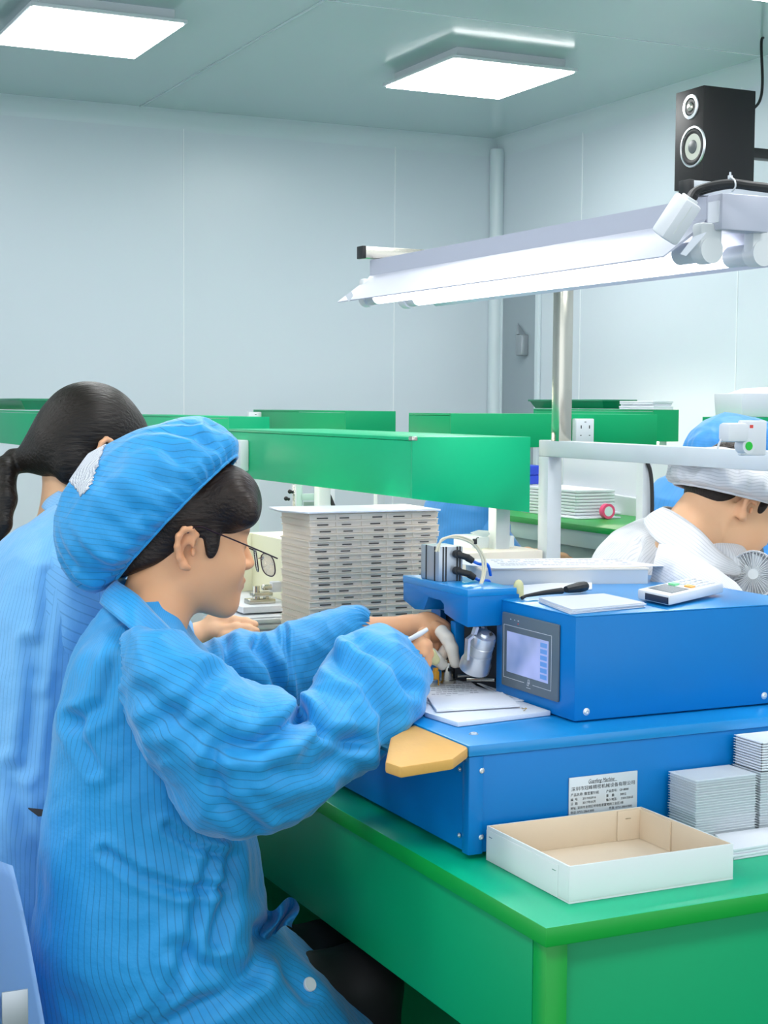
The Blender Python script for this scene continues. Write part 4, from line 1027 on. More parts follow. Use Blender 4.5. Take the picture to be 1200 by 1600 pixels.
def skin_body(name, S, h, m, parent, T=None, smooth_it=1):
    V, Fq = S.mesh(h)
    for _ in range(smooth_it):
        # one light Laplacian pass
        e = np.concatenate([Fq[:, [0, 1]], Fq[:, [1, 2]], Fq[:, [2, 3]], Fq[:, [3, 0]]]); n = len(V)
        cnt = np.bincount(e[:, 0], minlength=n).astype(float); A = np.stack([np.bincount(e[:, 0], weights=V[e[:, 1], i], minlength=n) for i in range(3)], 1)
        V = V * .5 + .5 * A / np.maximum(cnt, 1)[:, None]
    o = mesh_obj(name, V.tolist(), Fq.tolist(), m, parent)
    if T is not None:
        L = T.inv(V); col = np.ones((len(V), 4), dtype=np.float32)
        lip = np.exp(-(((L[:, 0] - .098) / .012) ** 2 + (L[:, 1] / .020) ** 4 + ((L[:, 2] + .0525) / .0085) ** 4))
        brow = np.exp(-(((np.abs(L[:, 1]) - .034) / .020) ** 4 + ((L[:, 2] - .031) / .0045) ** 2)) * (L[:, 0] > .05)
        ear = np.exp(-(((L[:, 0] + .018) / .02) ** 4 + ((L[:, 2]) / .035) ** 4)) * (np.abs(L[:, 1]) > .076)
        eye = np.exp(-(((L[:, 0] - .09) / .012) ** 2 + ((np.abs(L[:, 1]) - .031) / .012) ** 4 + ((L[:, 2] - .008) / .0035) ** 4))
        col[:, :3] *= 1 - lip[:, None] * np.array([.12, .45, .38]); col[:, :3] *= 1 - brow[:, None] * .65; col[:, :3] *= 1 - ear[:, None] * np.array([.0, .10, .12]); col[:, :3] *= 1 - eye[:, None] * .75
        a = o.data.color_attributes.new('tint', 'FLOAT_COLOR', 'POINT'); a.data.foreach_set('color', col.ravel())
    return o

def skin_mat(name, col):
    m = mat(name, col, rough=.5, spec=.35); nt = m.node_tree; b = nt.nodes['Principled BSDF']
    b.inputs['Subsurface Weight'].default_value = .12; b.inputs['Subsurface Radius'].default_value = (.012, .005, .003); b.inputs['Subsurface Scale'].default_value = 1
    at = nt.nodes.new('ShaderNodeAttribute'); at.attribute_name = 'tint'; mx = nt.nodes.new('ShaderNodeMix'); mx.data_type = 'RGBA'; mx.blend_type = 'MULTIPLY'; mx.inputs['Factor'].default_value = 1
    tc = nt.nodes.new('ShaderNodeTexCoord'); n = nt.nodes.new('ShaderNodeTexNoise'); n.inputs['Scale'].default_value = 22; n.inputs['Detail'].default_value = 5
    nt.links.new(tc.outputs['Object'], n.inputs['Vector'])
    m2 = nt.nodes.new('ShaderNodeMix'); m2.data_type = 'RGBA'; c = lin(col); m2.inputs['A'].default_value = (c[0] * .97, c[1] * .92, c[2] * .90, 1); m2.inputs['B'].default_value = (min(1, c[0] * 1.03), c[1] * 1.06, c[2] * 1.08, 1)
    nt.links.new(n.outputs['Fac'], m2.inputs['Factor']); nt.links.new(m2.outputs['Result'], mx.inputs['A']); nt.links.new(at.outputs['Color'], mx.inputs['B']); nt.links.new(mx.outputs['Result'], b.inputs['Base Color'])
    return m
M['skin'] = skin_mat('skin_light', 'dfa67c'); M['skin2'] = skin_mat('skin_warm', 'e6b48c')

def hair_mat(name, col):
    m = mat(name, col, rough=.42, spec=.28); nt = m.node_tree; b = nt.nodes['Principled BSDF']
    tc = nt.nodes.new('ShaderNodeTexCoord'); mp = nt.nodes.new('ShaderNodeMapping'); mp.inputs['Scale'].default_value = (25, 260, 160); n = nt.nodes.new('ShaderNodeTexNoise'); n.inputs['Scale'].default_value = 1; n.inputs['Detail'].default_value = 4
    mp.inputs['Rotation'].default_value = (0, .5, 0)
    nt.links.new(tc.outputs['Object'], mp.inputs[0]); nt.links.new(mp.outputs[0], n.inputs['Vector'])
    mx = nt.nodes.new('ShaderNodeMix'); mx.data_type = 'RGBA'; c = lin(col); mx.inputs['A'].default_value = (c[0] * .5, c[1] * .5, c[2] * .5, 1); mx.inputs['B'].default_value = (c[0] * 2.6, c[1] * 2.4, c[2] * 2.2, 1); nt.links.new(n.outputs['Fac'], mx.inputs['Factor']); nt.links.new(mx.outputs['Result'], b.inputs['Base Color'])
    bp = nt.nodes.new('ShaderNodeBump'); bp.inputs['Strength'].default_value = .9; bp.inputs['Distance'].default_value = .003; nt.links.new(n.outputs['Fac'], bp.inputs['Height']); nt.links.new(bp.outputs['Normal'], b.inputs['Normal'])
    return m
M['hair'] = hair_mat('black_hair', '16120f'); M['hair2'] = hair_mat('dark_brown_hair', '1d1512')

def cloth_mat(name, col, line, n_lines=1., w=.1, strength=.55, rough=.5, sheen=.25, bump=.12):
    """woven anti-static cloth: thin woven-in dark threads at even spacing along U"""
    m = mat(name, col, rough=rough, spec=.35, sheen=sheen); nt = m.node_tree; b = nt.nodes['Principled BSDF']
    b.inputs['Sheen Roughness'].default_value = .4
    uv = nt.nodes.new('ShaderNodeUVMap'); uv.uv_map = 'UVMap'; sp_ = nt.nodes.new('ShaderNodeSeparateXYZ'); nt.links.new(uv.outputs[0], sp_.inputs[0])
    fr = nt.nodes.new('ShaderNodeMath'); fr.operation = 'FRACT'; nt.links.new(sp_.outputs[0], fr.inputs[0])
    sb = nt.nodes.new('ShaderNodeMath'); sb.operation = 'SUBTRACT'; sb.inputs[1].default_value = .5; nt.links.new(fr.outputs[0], sb.inputs[0])
    ab = nt.nodes.new('ShaderNodeMath'); ab.operation = 'ABSOLUTE'; nt.links.new(sb.outputs[0], ab.inputs[0])
    mr = nt.nodes.new('ShaderNodeMapRange'); mr.inputs['From Min'].default_value = w * .5; mr.inputs['From Max'].default_value = w * 1.4; mr.inputs['To Min'].default_value = strength; mr.inputs['To Max'].default_value = 0; nt.links.new(ab.outputs[0], mr.inputs['Value'])
    mx = nt.nodes.new('ShaderNodeMix'); mx.data_type = 'RGBA'; mx.inputs['A'].default_value = lin(col); mx.inputs['B'].default_value = lin(line); nt.links.new(mr.outputs[0], mx.inputs['Factor']); nt.links.new(mx.outputs['Result'], b.inputs['Base Color'])
    tc = nt.nodes.new('ShaderNodeTexCoord'); n = nt.nodes.new('ShaderNodeTexNoise'); n.inputs['Scale'].default_value = 28; n.inputs['Detail'].default_value = 6; n.inputs['Roughness'].default_value = .55
    nt.links.new(tc.outputs['Object'], n.inputs['Vector']); bp = nt.nodes.new('ShaderNodeBump'); bp.inputs['Strength'].default_value = bump; bp.inputs['Distance'].default_value = .012; nt.links.new(n.outputs['Fac'], bp.inputs['Height'])
    n2 = nt.nodes.new('ShaderNodeTexNoise'); n2.noise_type = 'RIDGED_MULTIFRACTAL'; n2.inputs['Scale'].default_value = 7; n2.inputs['Detail'].default_value = 2.5; n2.inputs['Distortion'].default_value = .35
    mp2 = nt.nodes.new('ShaderNodeMapping'); mp2.inputs['Scale'].default_value = (1.0, 1.0, 1.5); nt.links.new(tc.outputs['Object'], mp2.inputs[0]); nt.links.new(mp2.outputs[0], n2.inputs['Vector'])
    bp2 = nt.nodes.new('ShaderNodeBump'); bp2.inputs['Strength'].default_value = .9; bp2.inputs['Distance'].default_value = .006; nt.links.new(n2.outputs['Fac'], bp2.inputs['Height']); nt.links.new(bp.outputs['Normal'], bp2.inputs['Normal']); nt.links.new(bp2.outputs['Normal'], b.inputs['Normal'])
    return m
M['coat'] = cloth_mat('blue_antistatic_cloth', '2594d4', '10324e', w=.06, strength=.42, bump=.3)
M['coat2'] = cloth_mat('pale_blue_antistatic_cloth', '70b2e6', '2a5f98', w=.07, strength=.35, bump=.3)
M['coatw'] = cloth_mat('white_antistatic_cloth', 'd2d2d6', '8c929a', w=.12, strength=.4, bump=.3)
M['coat3'] = cloth_mat('mid_blue_cloth', '3d8ed6', '2a6098', w=.08, strength=.2)
M['net'] = mat('white_net', 'd8dce4', rough=.7)
_nt = M['net'].node_tree; _tc = _nt.nodes.new('ShaderNodeTexCoord'); _ck = _nt.nodes.new('ShaderNodeTexChecker'); _ck.inputs['Scale'].default_value = 420; _ck.inputs['Color1'].default_value = lin('e4e6ec'); _ck.inputs['Color2'].default_value = lin('8a92a2')
_nt.links.new(_tc.outputs['Object'], _ck.inputs['Vector']); _nt.links.new(_ck.outputs['Color'], _nt.nodes['Principled BSDF'].inputs['Base Color'])

def crom(A, m):
    """Catmull-Rom resample of a station table to m rows, even spacing in station index"""
    A = np.asarray(A, float); n = len(A); out = []
    for i in range(m):
        t = i / (m - 1) * (n - 1); k = min(int(t), n - 2); f = t - k
        p0, p1, p2, p3 = A[max(k - 1, 0)], A[k], A[k + 1], A[min(k + 2, n - 1)]
        out.append(.5 * (2 * p1 + (p2 - p0) * f + (2 * p0 - 5 * p1 + 4 * p2 - p3) * f * f + (3 * p1 - p0 - 3 * p2 + p3) * f ** 3))
    return np.array(out)

def folds(P, N, amp, freq, seed, stretch=(1, 1, 1)):
    out = np.zeros(len(P))
    st = Vector(stretch)
    for i, p in enumerate(P):
        v = Vector((p[0] * st.x, p[1] * st.y, p[2] * st.z)) * freq + Vector((seed * 3.1, seed * 1.7, seed))
        a = noise.noise(v); b = noise.noise(v * 2.3 + Vector((5, 1, 2)))
        out[i] = (1 - 2.2 * abs(a)) * .75 + (1 - 2.2 * abs(b)) * .33 
    return out * amp

def ring_surface(name, rings, m, parent, lines, amp=.005, freq=9, seed=0, stretch=(1, 1, 1), creases=(), cap0=False, cap1=False, uv_flip=False, gathers=None):
    """rings: (m, n, 3) array of closed rings -> coat piece. creases: (px polyline, width, depth) pressed into the side that faces out"""
    mR, n, _ = rings.shape; P = rings.reshape(-1, 3)
    du = np.roll(rings, -1, 1) - np.roll(rings, 1, 1); dv = np.gradient(rings, axis=0)
    N = np.cross(du.reshape(-1, 3), dv.reshape(-1, 3)); N /= np.maximum(np.linalg.norm(N, axis=1), 1e-9)[:, None]
    c = np.repeat(rings.mean(1), n, 0); sgn = np.sign(np.einsum('ij,ij->i', N, P - c).mean()); N *= sgn
    D = folds(P, N, amp, freq, seed, stretch)
    cam_ = NP(CAM); view = P - cam_; zz = view @ NP(FWD); qx = 600 + F_PX * (view @ NP(RGT)) / zz; qy = 800 - F_PX * (view @ NP(UPV)) / zz
    facing = np.clip(-np.einsum('ij,ij->i', N, view / np.linalg.norm(view, axis=1)[:, None]) * 3, 0, 1)
    for poly, wd, dp in creases:
        best = np.full(len(P), 1e9)
        for (ax_, ay_), (bx_, by_) in zip(poly, poly[1:]):
            L2 = (bx_ - ax_) ** 2 + (by_ - ay_) ** 2; t = np.clip(((qx - ax_) * (bx_ - ax_) + (qy - ay_) * (by_ - ay_)) / L2, 0, 1)
            taper = 1.0
            best = np.minimum(best, np.hypot(qx - ax_ - t * (bx_ - ax_), qy - ay_ - t * (by_ - ay_)))
        dm = best * zz / F_PX
        D += facing * dp * 1.1 * (-np.exp(-(dm / wd) ** 2) + .55 * np.exp(-((dm - 2.0 * wd) / (1.1 * wd)) ** 2))
    vv = np.repeat(np.arange(mR) / (mR - 1), n); th_ = np.tile(np.arange(n) / n, mR)
    if gathers:
        for v0, wv, amp_g, ng in gathers:
            D += amp_g * np.exp(-((vv - v0) / wv) ** 2) * (np.sin(th_ * ng * 2 * PI + 3 * np.sin(th_ * 9)) + .5 * np.sin(th_ * ng * 3.7 * PI))
    P = P + N * D[:, None]
    V = P.tolist(); faces = []
    for j in range(mR - 1):
        for i in range(n): 
            q = (j * n + i, j * n + (i + 1) % n, (j + 1) * n + (i + 1) % n, (j + 1) * n + i)
            faces.append(q if sgn > 0 else q[::-1])
    if cap0: faces.append(tuple(range(n))[::-1] if sgn > 0 else tuple(range(n)))
    if cap1: faces.append(tuple((mR - 1) * n + i for i in range(n)))
    org = parent_origin(parent); me = bpy.data.meshes.new(name); me.from_pydata([(v[0] - org.x, v[1] - org.y, v[2] - org.z) for v in V], [], faces)
    me.materials.append(m); l = me.uv_layers.new(name='UVMap'); uvs = []
    for f in faces:
        if len(f) > 4: uvs += [(0, 0)] * len(f); continue
        us = [(i % n) / n for i in f]
        if max(us) - min(us) > .5: us = [u + 1 if u < .5 else u for u in us]
        uvs += [(u * lines, (i // n) / mR) for u, i in zip(us, f)]
    l.data.foreach_set('uv', np.array(uvs, dtype=np.float32).ravel()); me.polygons.foreach_set('use_smooth', [True] * len(me.polygons)); me.update()
    o = bpy.data.objects.new(name, me); sc.collection.objects.link(o)
    if parent is not None: o.parent = parent
    return o

def sleeve(name, st, m, parent, n=72, mR=110, lines=70, pw=2.3, **kw):
    """st rows: top px, top py, bottom px, bottom py, depth, thickness"""
    A = crom(st, mR); rings = np.zeros((mR, n, 3)); a = np.arange(n) / n * 2 * PI
    ca, sa = np.cos(a), np.sin(a); ca = np.sign(ca) * np.abs(ca) ** (2 / pw); sa = np.sign(sa) * np.abs(sa) ** (2 / pw)
    for j, (tx, ty, bx, by, d, th) in enumerate(A):
        T_ = Pn(tx, ty, d); B_ = Pn(bx, by, d); c = (T_ + B_) / 2; h_ = (T_ - B_) / 2; v = c - NP(CAM); v /= np.linalg.norm(v)
        rings[j] = c + ca[:, None] * h_ + sa[:, None] * v * th / 2
    return ring_surface(name, rings, m, parent, lines, **kw)

def torso(name, st, yplane, heading, m, parent, n=110, mR=120, lines=110, pw=2.4, **kw):
    """st rows: left px, right px, py, half breadth b; centre kept near the plane y=yplane (or (yplane, slope))"""
    A = crom(st, mR); rings = np.zeros((mR, n, 3)); a = np.arange(n) / n * 2 * PI
    ca, sa = np.cos(a), np.sin(a); ca = np.sign(ca) * np.abs(ca) ** (2 / pw); sa = np.sign(sa) * np.abs(sa) ** (2 / pw)
    H = np.array([math.cos(heading), math.sin(heading), 0]); W = np.array([-math.sin(heading), math.cos(heading), 0]); r = NP(RGT)
    for j, (lx, rx, py, b) in enumerate(A):
        c = NP(PY(yplane, (lx + rx) / 2, py)); d = (c - NP(CAM)) @ NP(FWD); w_ = (rx - lx) / 2 * d / F_PX
        aa = math.sqrt(max(w_ ** 2 - (b * (W @ r)) ** 2, (.3 * w_) ** 2)) / abs(H @ r)
        rings[j] = c + ca[:, None] * H * aa + sa[:, None] * W * b
    return ring_surface(name, rings, m, parent, lines, **kw)

CR = [(131, 0), (149, 18), (148, 50), (129, 89), (82, 123), (30, 150), (-20, 169)]
CL = [(-131, 0), (-160, 12), (-174, 42), (-166, 90), (-142, 122), (-95, 154), (-20, 169)]
def bouffant(parent, E, av, nv, d, b0, m, seed=0, scale=None, CRp=CR, CLp=CL, lines=1 / .0085, amp=.004, pleat=.005, np_=40, net=None, name='cap'):
    """E opening centre px, av half opening vector px, nv height vector px per unit length"""
    A = Vector(RGT) * av[0] - Vector(UPV) * av[1]; s_ = d / F_PX; L = math.hypot(*av); k = L / 131.0
    A = NP(A) / L; Nn = NP(Vector(RGT) * nv[0] - Vector(UPV) * nv[1]); Nn /= np.linalg.norm(Nn); Bv = NP(FWD)
    O = Pn(E[0], E[1], d); nt_, ns = 180, 60
    R_ = crom(CRp, ns); L_ = crom(CLp, ns); P = []; UV = []
    for j in range(ns):
        for i in range(nt_):
            th = 2 * PI * i / nt_; c, s2 = math.cos(th), math.sin(th); w_ = (1 + c) / 2; sv = j / (ns - 1)
            ac = (R_[j][0] + L_[j][0]) / 2; ra = (R_[j][0] - L_[j][0]) / 2; h = w_ * R_[j][1] + (1 - w_) * L_[j][1]
            bd = ra / 131. * b0 * (1 + .12 * math.sin(PI * min(1, sv * 1.3)))
            gather = math.exp(-(sv / .22) ** 2) * pleat
            p = O + A * (ac + c * ra) * k * s_ + Nn * h * k * s_ + Bv * s2 * bd
            out = (A * c + Bv * s2 + Nn * sv * 1.2); out = out / np.linalg.norm(out)
            g = gather * (math.sin(th * np_ + 2.5 * math.sin(3 * th + seed)) + .4 * math.sin(th * np_ * 1.7 + seed)) * (0.3 + .7 * min(1, sv / .05))
            long_ = .022 * math.exp(-((sv - .28) / .25) ** 2) * noise.noise(Vector((c * 5.5 + seed, s2 * 5.5, sv * 2.5)))
            v = Vector(p) * 13 + Vector((seed, 0, 0)); f_ = (1 - 2.2 * abs(noise.noise(v))) * amp + (1 - 2.2 * abs(noise.noise(v * 2.2))) * amp * .4
            f_ *= min(1, (1 - sv) * 4)
            P.append(p + out * (g + long_ + f_ * (1 - .3 * sv))); UV.append((float((p - O) @ (NP(UPV) * .97 + NP(RGT) * .14)) * lines, 0))
    F_ = [(j * nt_ + i, j * nt_ + (i + 1) % nt_, (j + 1) * nt_ + (i + 1) % nt_, (j + 1) * nt_ + i) for j in range(ns - 1) for i in range(nt_)]
    # rolled elastic hem
    o = mesh_obj(name, [tuple(p) for p in P], F_, m, parent, UV)
    sd = o.modifiers.new('thickness', 'SOLIDIFY'); sd.thickness = .0015; sd.offset = -1
    hem = MB(); loop = [Vector(P[i]) for i in range(0, nt_, 2)]; loop.append(loop[0]); hem.tube(loop, .0032, n=8, sub=2); hem.build('elastic_hem', m, o, smooth=True)
    if net is not None:
        q = []; idx = {}; ff = []
        for f in F_:
            cc_ = np.mean([P[i] for i in f], 0); v = cc_ - NP(CAM); zz = v @ NP(FWD); x = 600 + F_PX * (v @ NP(RGT)) / zz; y = 800 - F_PX * (v @ NP(UPV)) / zz
            a_ = float((cc_ - O) @ A) / s_ / k; h_ = float((cc_ - O) @ Nn) / s_ / k
            if net(x, y, a_, h_): 
                g_ = []
                for i in f:
                    if i not in idx: idx[i] = len(q); dirn = P[i] - (O + Nn * 60 * s_); q.append(P[i] + dirn / np.linalg.norm(dirn) * .0022)
                    g_.append(idx[i])
                ff.append(tuple(g_))
        if ff:
            n_o = mesh_obj('net_panel', [tuple(p) for p in q], ff, M['net'], o)
            sd = n_o.modifiers.new('thickness', 'SOLIDIFY'); sd.thickness = .0015; sd.offset = -1
    return o

def seated_legs(S, hip, fwd, side, knee_z, seat_z, spread=.10, thigh=.42, r=(.078, .06, .045)):
    fwd = NP(fwd); side = NP(side)
    for s_ in (-1, 1):
        h_ = NP(hip) + side * s_ * .09; kn = NP(hip) + fwd * thigh + side * s_ * spread; kn[2] = knee_z
        an = kn + fwd * .02; an[2] = .09
        S.chain([h_, kn, an], [r[0], r[1], r[2]], k=.03)
        S.cap(an - np.array([0, 0, .035]), an + fwd * .13 - np.array([0, 0, .055]), .04, .032, k=.03)

def trousers(parent, *a, **kw):
    t_ = SDF(); kw['r'] = (.084, .070, .058); seated_legs(t_, *a, **kw); V, F_ = t_.mesh(.007); return mesh_obj('trousers', V.tolist(), F_.tolist(), M['blackm'], parent)
# ================================================================ woman at the blue machine
W1 = thing('person', 'woman in blue striped coat, blue bouffant cap and glasses working at the blue machine', 'person', (.78, 2.62, .0))
T1 = Tf(PD(289, 850, 2.76), math.radians(-6), math.radians(7), 1.12)
S = SDF(); head(S, T1)
S.chain([T1((-.03, 0, -.05)), Pn(232, 975, 2.72), Pn(222, 1030, 2.71)], [.056, .056, .07], k=.04)
hd = math.radians(-20); H = np.array([math.cos(hd), math.sin(hd), 0]); Wd = np.array([-math.sin(hd), math.cos(hd), 0])
ch = Pn(215, 1100, 2.71); pel = Pn(215, 1510, 2.70)
S.ell(ch, (.09, .11, .11), R=np.stack([H, Wd, [0, 0, 1]], 1), k=.05)
S.chain([ch, ch * .5 + pel * .5, pel], [.08, .08, .10], k=.08)
shR = ch - Wd * .115 + np.array([0, 0, .03]); shL = ch + Wd * .115 + np.array([0, 0, .03])
elR = Pn(440, 1190, 2.60); wrR = Pn(632, 1040, 2.85); elL = Pn(470, 1070, 3.0); wrL = Pn(640, 982, 3.04)
S.chain([ch + np.array([0, 0, .1]), shR, elR, wrR], [.05, .045, .036, .026], k=.02)
S.chain([ch + np.array([0, 0, .1]), shL, elL, Pn(556, 988, 3.03), wrL], [.05, .045, .034, .029, .024], k=.02)
# left hand: back of the hand up, fingers reaching down to the chuck
def fing(pts, rs, S=S, k=.006): S.chain([Pn(*p) for p in pts], rs, k=k)
S.chain([wrL, Pn(668, 978, 3.02), Pn(690, 985, 3.0)], [.024, .024, .019], k=.015)
S.ell(Pn(676, 984, 3.01), (.026, .02, .02), k=.015)
fing([(682, 980, 2.985), (695, 989, 2.98), (705, 1012, 2.975), (710, 1035, 2.975)], [.0115, .0108, .0098, .008])
fing([(692, 978, 3.01), (705, 989, 3.005), (712, 1012, 3.0), (714, 1035, 2.995)], [.0115, .0105, .0095, .0078])
fing([(684, 988, 3.02), (697, 1000, 3.015), (693, 1020, 3.0), (688, 1030, 2.995)], [.0108, .010, .0088, .0078])
fing([(672, 990, 3.03), (680, 1008, 3.02), (676, 1022, 3.01)], [.010, .009, .0078])
fing([(662, 990, 2.985), (664, 1008, 2.97), (676, 1024, 2.965), (690, 1038, 2.97)], [.0125, .0115, .0105, .0085])
# right hand: loose fist around a small tool
S.chain([wrR, Pn(645, 1018, 2.86)], [.025, .024], k=.015)
S.ell(Pn(648, 1018, 2.865), (.022, .022, .024), k=.012)
fing([(640, 1006, 2.85), (655, 999, 2.845), (667, 1008, 2.85), (664, 1018, 2.86)], [.0105, .010, .0095, .0082])
fing([(645, 1014, 2.84), (662, 1010, 2.84), (669, 1022, 2.85), (661, 1030, 2.86)], [.0105, .0102, .0095, .0082])
fing([(645, 1024, 2.835), (660, 1022, 2.835), (666, 1036, 2.845), (658, 1044, 2.855)], [.010, .0098, .009, .008])
fing([(644, 1034, 2.835), (656, 1036, 2.835), (661, 1048, 2.845), (654, 1053, 2.85)], [.0095, .009, .0085, .0075])
fing([(640, 1004, 2.88), (655, 1008, 2.895), (668, 1020, 2.90), (678, 1030, 2.905)], [.0115, .011, .0102, .0085])
seated_legs(S, pel + np.array([0, .055, -.075]), (1, 0, 0), (0, 1, 0), .42, .42, spread=.07, r=(.055, .05, .04))
body = skin_body('body', S, .0026, M['skin'], W1, T1)
# finger cots on the finger tips
def cot(pts, rs, m_, par, k=.004):
    c = SDF(); c.chain([Pn(*p) for p in pts], rs, k=k); V, F_ = c.mesh(.0016); o = mesh_obj('finger_cot', V.tolist(), F_.tolist(), m_, par); return o
cot([(690, 987, 2.978), (699, 998, 2.972), (706, 1013, 2.968), (711, 1036, 2.97)], [.0130, .0128, .0118, .0098], M['latex'], W1)
cot([(703, 988, 3.004), (708, 998, 3.002), (713, 1013, 2.997), (715, 1036, 2.993)], [.0122, .0118, .0110, .0092], M['latex'], W1)
cot([(697, 1014, 3.0), (692, 1022, 2.999), (688, 1031, 2.995)], [.0108, .0104, .0093], M['latex'], W1)
cot([(666, 1018, 2.899), (672, 1024, 2.900), (679, 1031, 2.905)], [.0122, .012, .0102], M['cotd'], W1)
cot([(674, 1022, 2.963), (682, 1030, 2.962), (691, 1039, 2.968)], [.0122, .0115, .0100], M['latex'], W1)
tl = thing('spatula', 'white plastic spatula held in her right hand', 'tool', PD(640, 1000, 2.84))
MB().tube([PD(622, 1006, 2.835), PD(640, 999, 2.832), PD(655, 991, 2.835), PD(668, 983, 2.84)], [.0035, .0042, .005, .0035]).build('blade', M['white'], tl)
# hair under the cap
S = SDF()
S.ell(T1((-.010, 0, .048)), (.108, .088, .094), R=T1.R, k=.01)
S.ell(T1((.062, -.012, .062)), (.050, .062, .050), R=T1.R, k=.03)
S.ell(T1((-.06, 0, -.02)), (.055, .065, .06), R=T1.R, k=.03)
S.ell(Pn(350, 776, 2.75), (.058, .080, .056), k=.03)
S.ell(Pn(385, 800, 2.70), (.020, .03, .030), k=.02)
u0 = Pn(403, 822, 2.76); u1 = Pn(190, 905, 2.76); dn = np.cross(u1 - u0, NP(FWD)); dn = dn if dn[2] < 0 else -dn
S.plane(u0, dn, k=.012)
S.ell(T1((.026, -.070, .012)), (.013, .008, .03), R=T1.R, k=.01)
S.ell(T1((.026, .070, .012)), (.013, .008, .03), R=T1.R, k=.01)
V, F_ = S.mesh(.0028); mesh_obj('hair', V.tolist(), F_.tolist(), M['hair2'], W1)
# cap
bouffant(W1, (275, 812), (90, -95), (-.725, -.69), 2.755, .098, M['coat'], seed=3, pleat=.0055, amp=.0055,
         net=lambda x, y, a, h: -64 < a < 20 and h > 120 and x + (y - 700) * .35 < 163)
# glasses
def T1p(x, y, z): return Vector(T1((x, y, z)))
gl = MB()
for s_ in (-1, 1):
    gl.tube([T1p(-.018, s_ * .086, .022), T1p(-.003, s_ * .0865, .034), T1p(.03, s_ * .083, .026), T1p(.08, s_ * .076, .012), T1p(.134, s_ * .063, -.004)], .0013, n=8)
gl_o = None
lens_c = [(T1p(.128, s_ * .036, -.018)) for s_ in (-1, 1)]
ge = thing('eyeglasses', 'thin dark rimmed eyeglasses worn low on her nose', 'eyeglasses', T1p(.12, 0, -.02))
gl.build('temple', mat('dark_plum_metal', '2c1420', rough=.3, metal=.5), ge)
ex_ = Vector(T1.R @ np.array([0, 1, 0])); ez_ = Vector(T1.R @ np.array([-.25, 0, .97]))
for s_, c in zip((-1, 1), lens_c):
    loop = []
    for i in range(33):
        a_ = 2 * PI * i / 32; ca, sa = math.cos(a_), math.sin(a_)
        loop.append(c + ex_ * (.027 * math.copysign(abs(ca) ** .8, ca)) + ez_ * (.019 * math.copysign(abs(sa) ** .8, sa) + (.002 if sa > 0 else 0)) + Vector(T1.R @ np.array([1, 0, 0])) * (.005 * ca * s_))
    MB().tube(loop, .0011, n=6, sub=2).build('rim', mat('rim_metal', '3c2430', rough=.3, metal=.6), ge)
    lp = MB(); b = bmesh.new(); vs = [b.verts.new(p) for p in loop[:-1]]; cc_ = b.verts.new(sum(loop[:-1], Vector()) / 32 + Vector(T1.R @ np.array([1, 0, 0])) * .001)
    for i in range(32): b.faces.new((vs[i], vs[(i + 1) % 32], cc_))
    bmesh.ops.solidify(b, geom=b.faces[:], thickness=.0018); lp._add(b); lp.build('lens', M['lens'], ge, smooth=True)
MB().tube([T1p(.124, -.010, -.012), T1p(.129, 0, -.008), T1p(.124, .010, -.012)], .0011, n=6).build('bridge', M['steel'], ge)
# coat
coat = torso('coat', [(176, 262, 938, .062), (158, 278, 962, .085), (140, 290, 985, .135), (122, 303, 1008, .175), (106, 338, 1050, .195), (93, 352, 1130, .20), (82, 365, 1220, .20), (72, 395, 1310, .205), (62, 408, 1390, .21), (56, 420, 1450, .215), (54, 486, 1505, .22), (56, 552, 1565, .225), (60, 600, 1630, .225), (70, 600, 1700, .21)],
             2.625, hd, M['coat'], W1, mR=170, n=140, lines=112, amp=.008, freq=8, seed=1, stretch=(1, 1, .7), creases=[
    ([(165, 1330), (215, 1365), (280, 1390), (345, 1385)], .008, .010), ([(260, 1290), (300, 1320), (340, 1335)], .006, .008), ([(120, 1120), (130, 1160), (150, 1200)], .010, .008),
    ([(330, 1335), (312, 1400), (300, 1470), (270, 1545), (215, 1600)], .009, .010), ([(355, 1340), (350, 1400), (330, 1470)], .012, .012), ([(400, 1450), (395, 1530), (310, 1570), (240, 1610)], .016, .014),
    ([(180, 1040), (165, 1100), (120, 1130)], .012, .008), ([(410, 1455), (430, 1500), (480, 1560)], .012, .010), ([(280, 1480), (330, 1520), (380, 1520)], .015, .010)])
sl = sleeve('sleeve', [(196, 1004, 200, 1100, 2.56, .10), (215, 985, 235, 1180, 2.53, .18), (262, 990, 285, 1262, 2.52, .21), (310, 1012, 322, 1300, 2.515, .21), (355, 1052, 365, 1309, 2.515, .21), (400, 1072, 410, 1302, 2.52, .21), (438, 1080, 460, 1278, 2.53, .20), (464, 1116, 505, 1247, 2.56, .17), (490, 1084, 552, 1208, 2.60, .17), (508, 1038, 605, 1170, 2.65, .17), (540, 995, 655, 1108, 2.71, .16), (590, 982, 668, 1066, 2.77, .13), (628, 992, 662, 1046, 2.82, .09), (640, 1002, 656, 1040, 2.835, .065)],
            M['coat'], coat, n=110, mR=190, lines=66, amp=.0115, freq=8.5, seed=5, stretch=(.8, 1, 1.5), creases=[
    ([(468, 1112), (448, 1140), (400, 1165), (340, 1170)], .012, .020), ([(470, 1115), (500, 1150), (560, 1160)], .010, .012), ([(520, 1030), (560, 1060), (600, 1120), (590, 1170)], .013, .012),
    ([(330, 1060), (300, 1100), (250, 1130)], .013, .010), ([(335, 1190), (350, 1250), (400, 1290)], .012, .010), ([(230, 1080), (300, 1140), (360, 1150)], .014, .009), ([(430, 1210), (500, 1200), (560, 1150)], .014, .010), ([(550, 1000), (610, 1040), (640, 1080)], .010, .009)],
    gathers=[(1.0, .03, .0025, 16), (0.0, .02, .002, 26)])
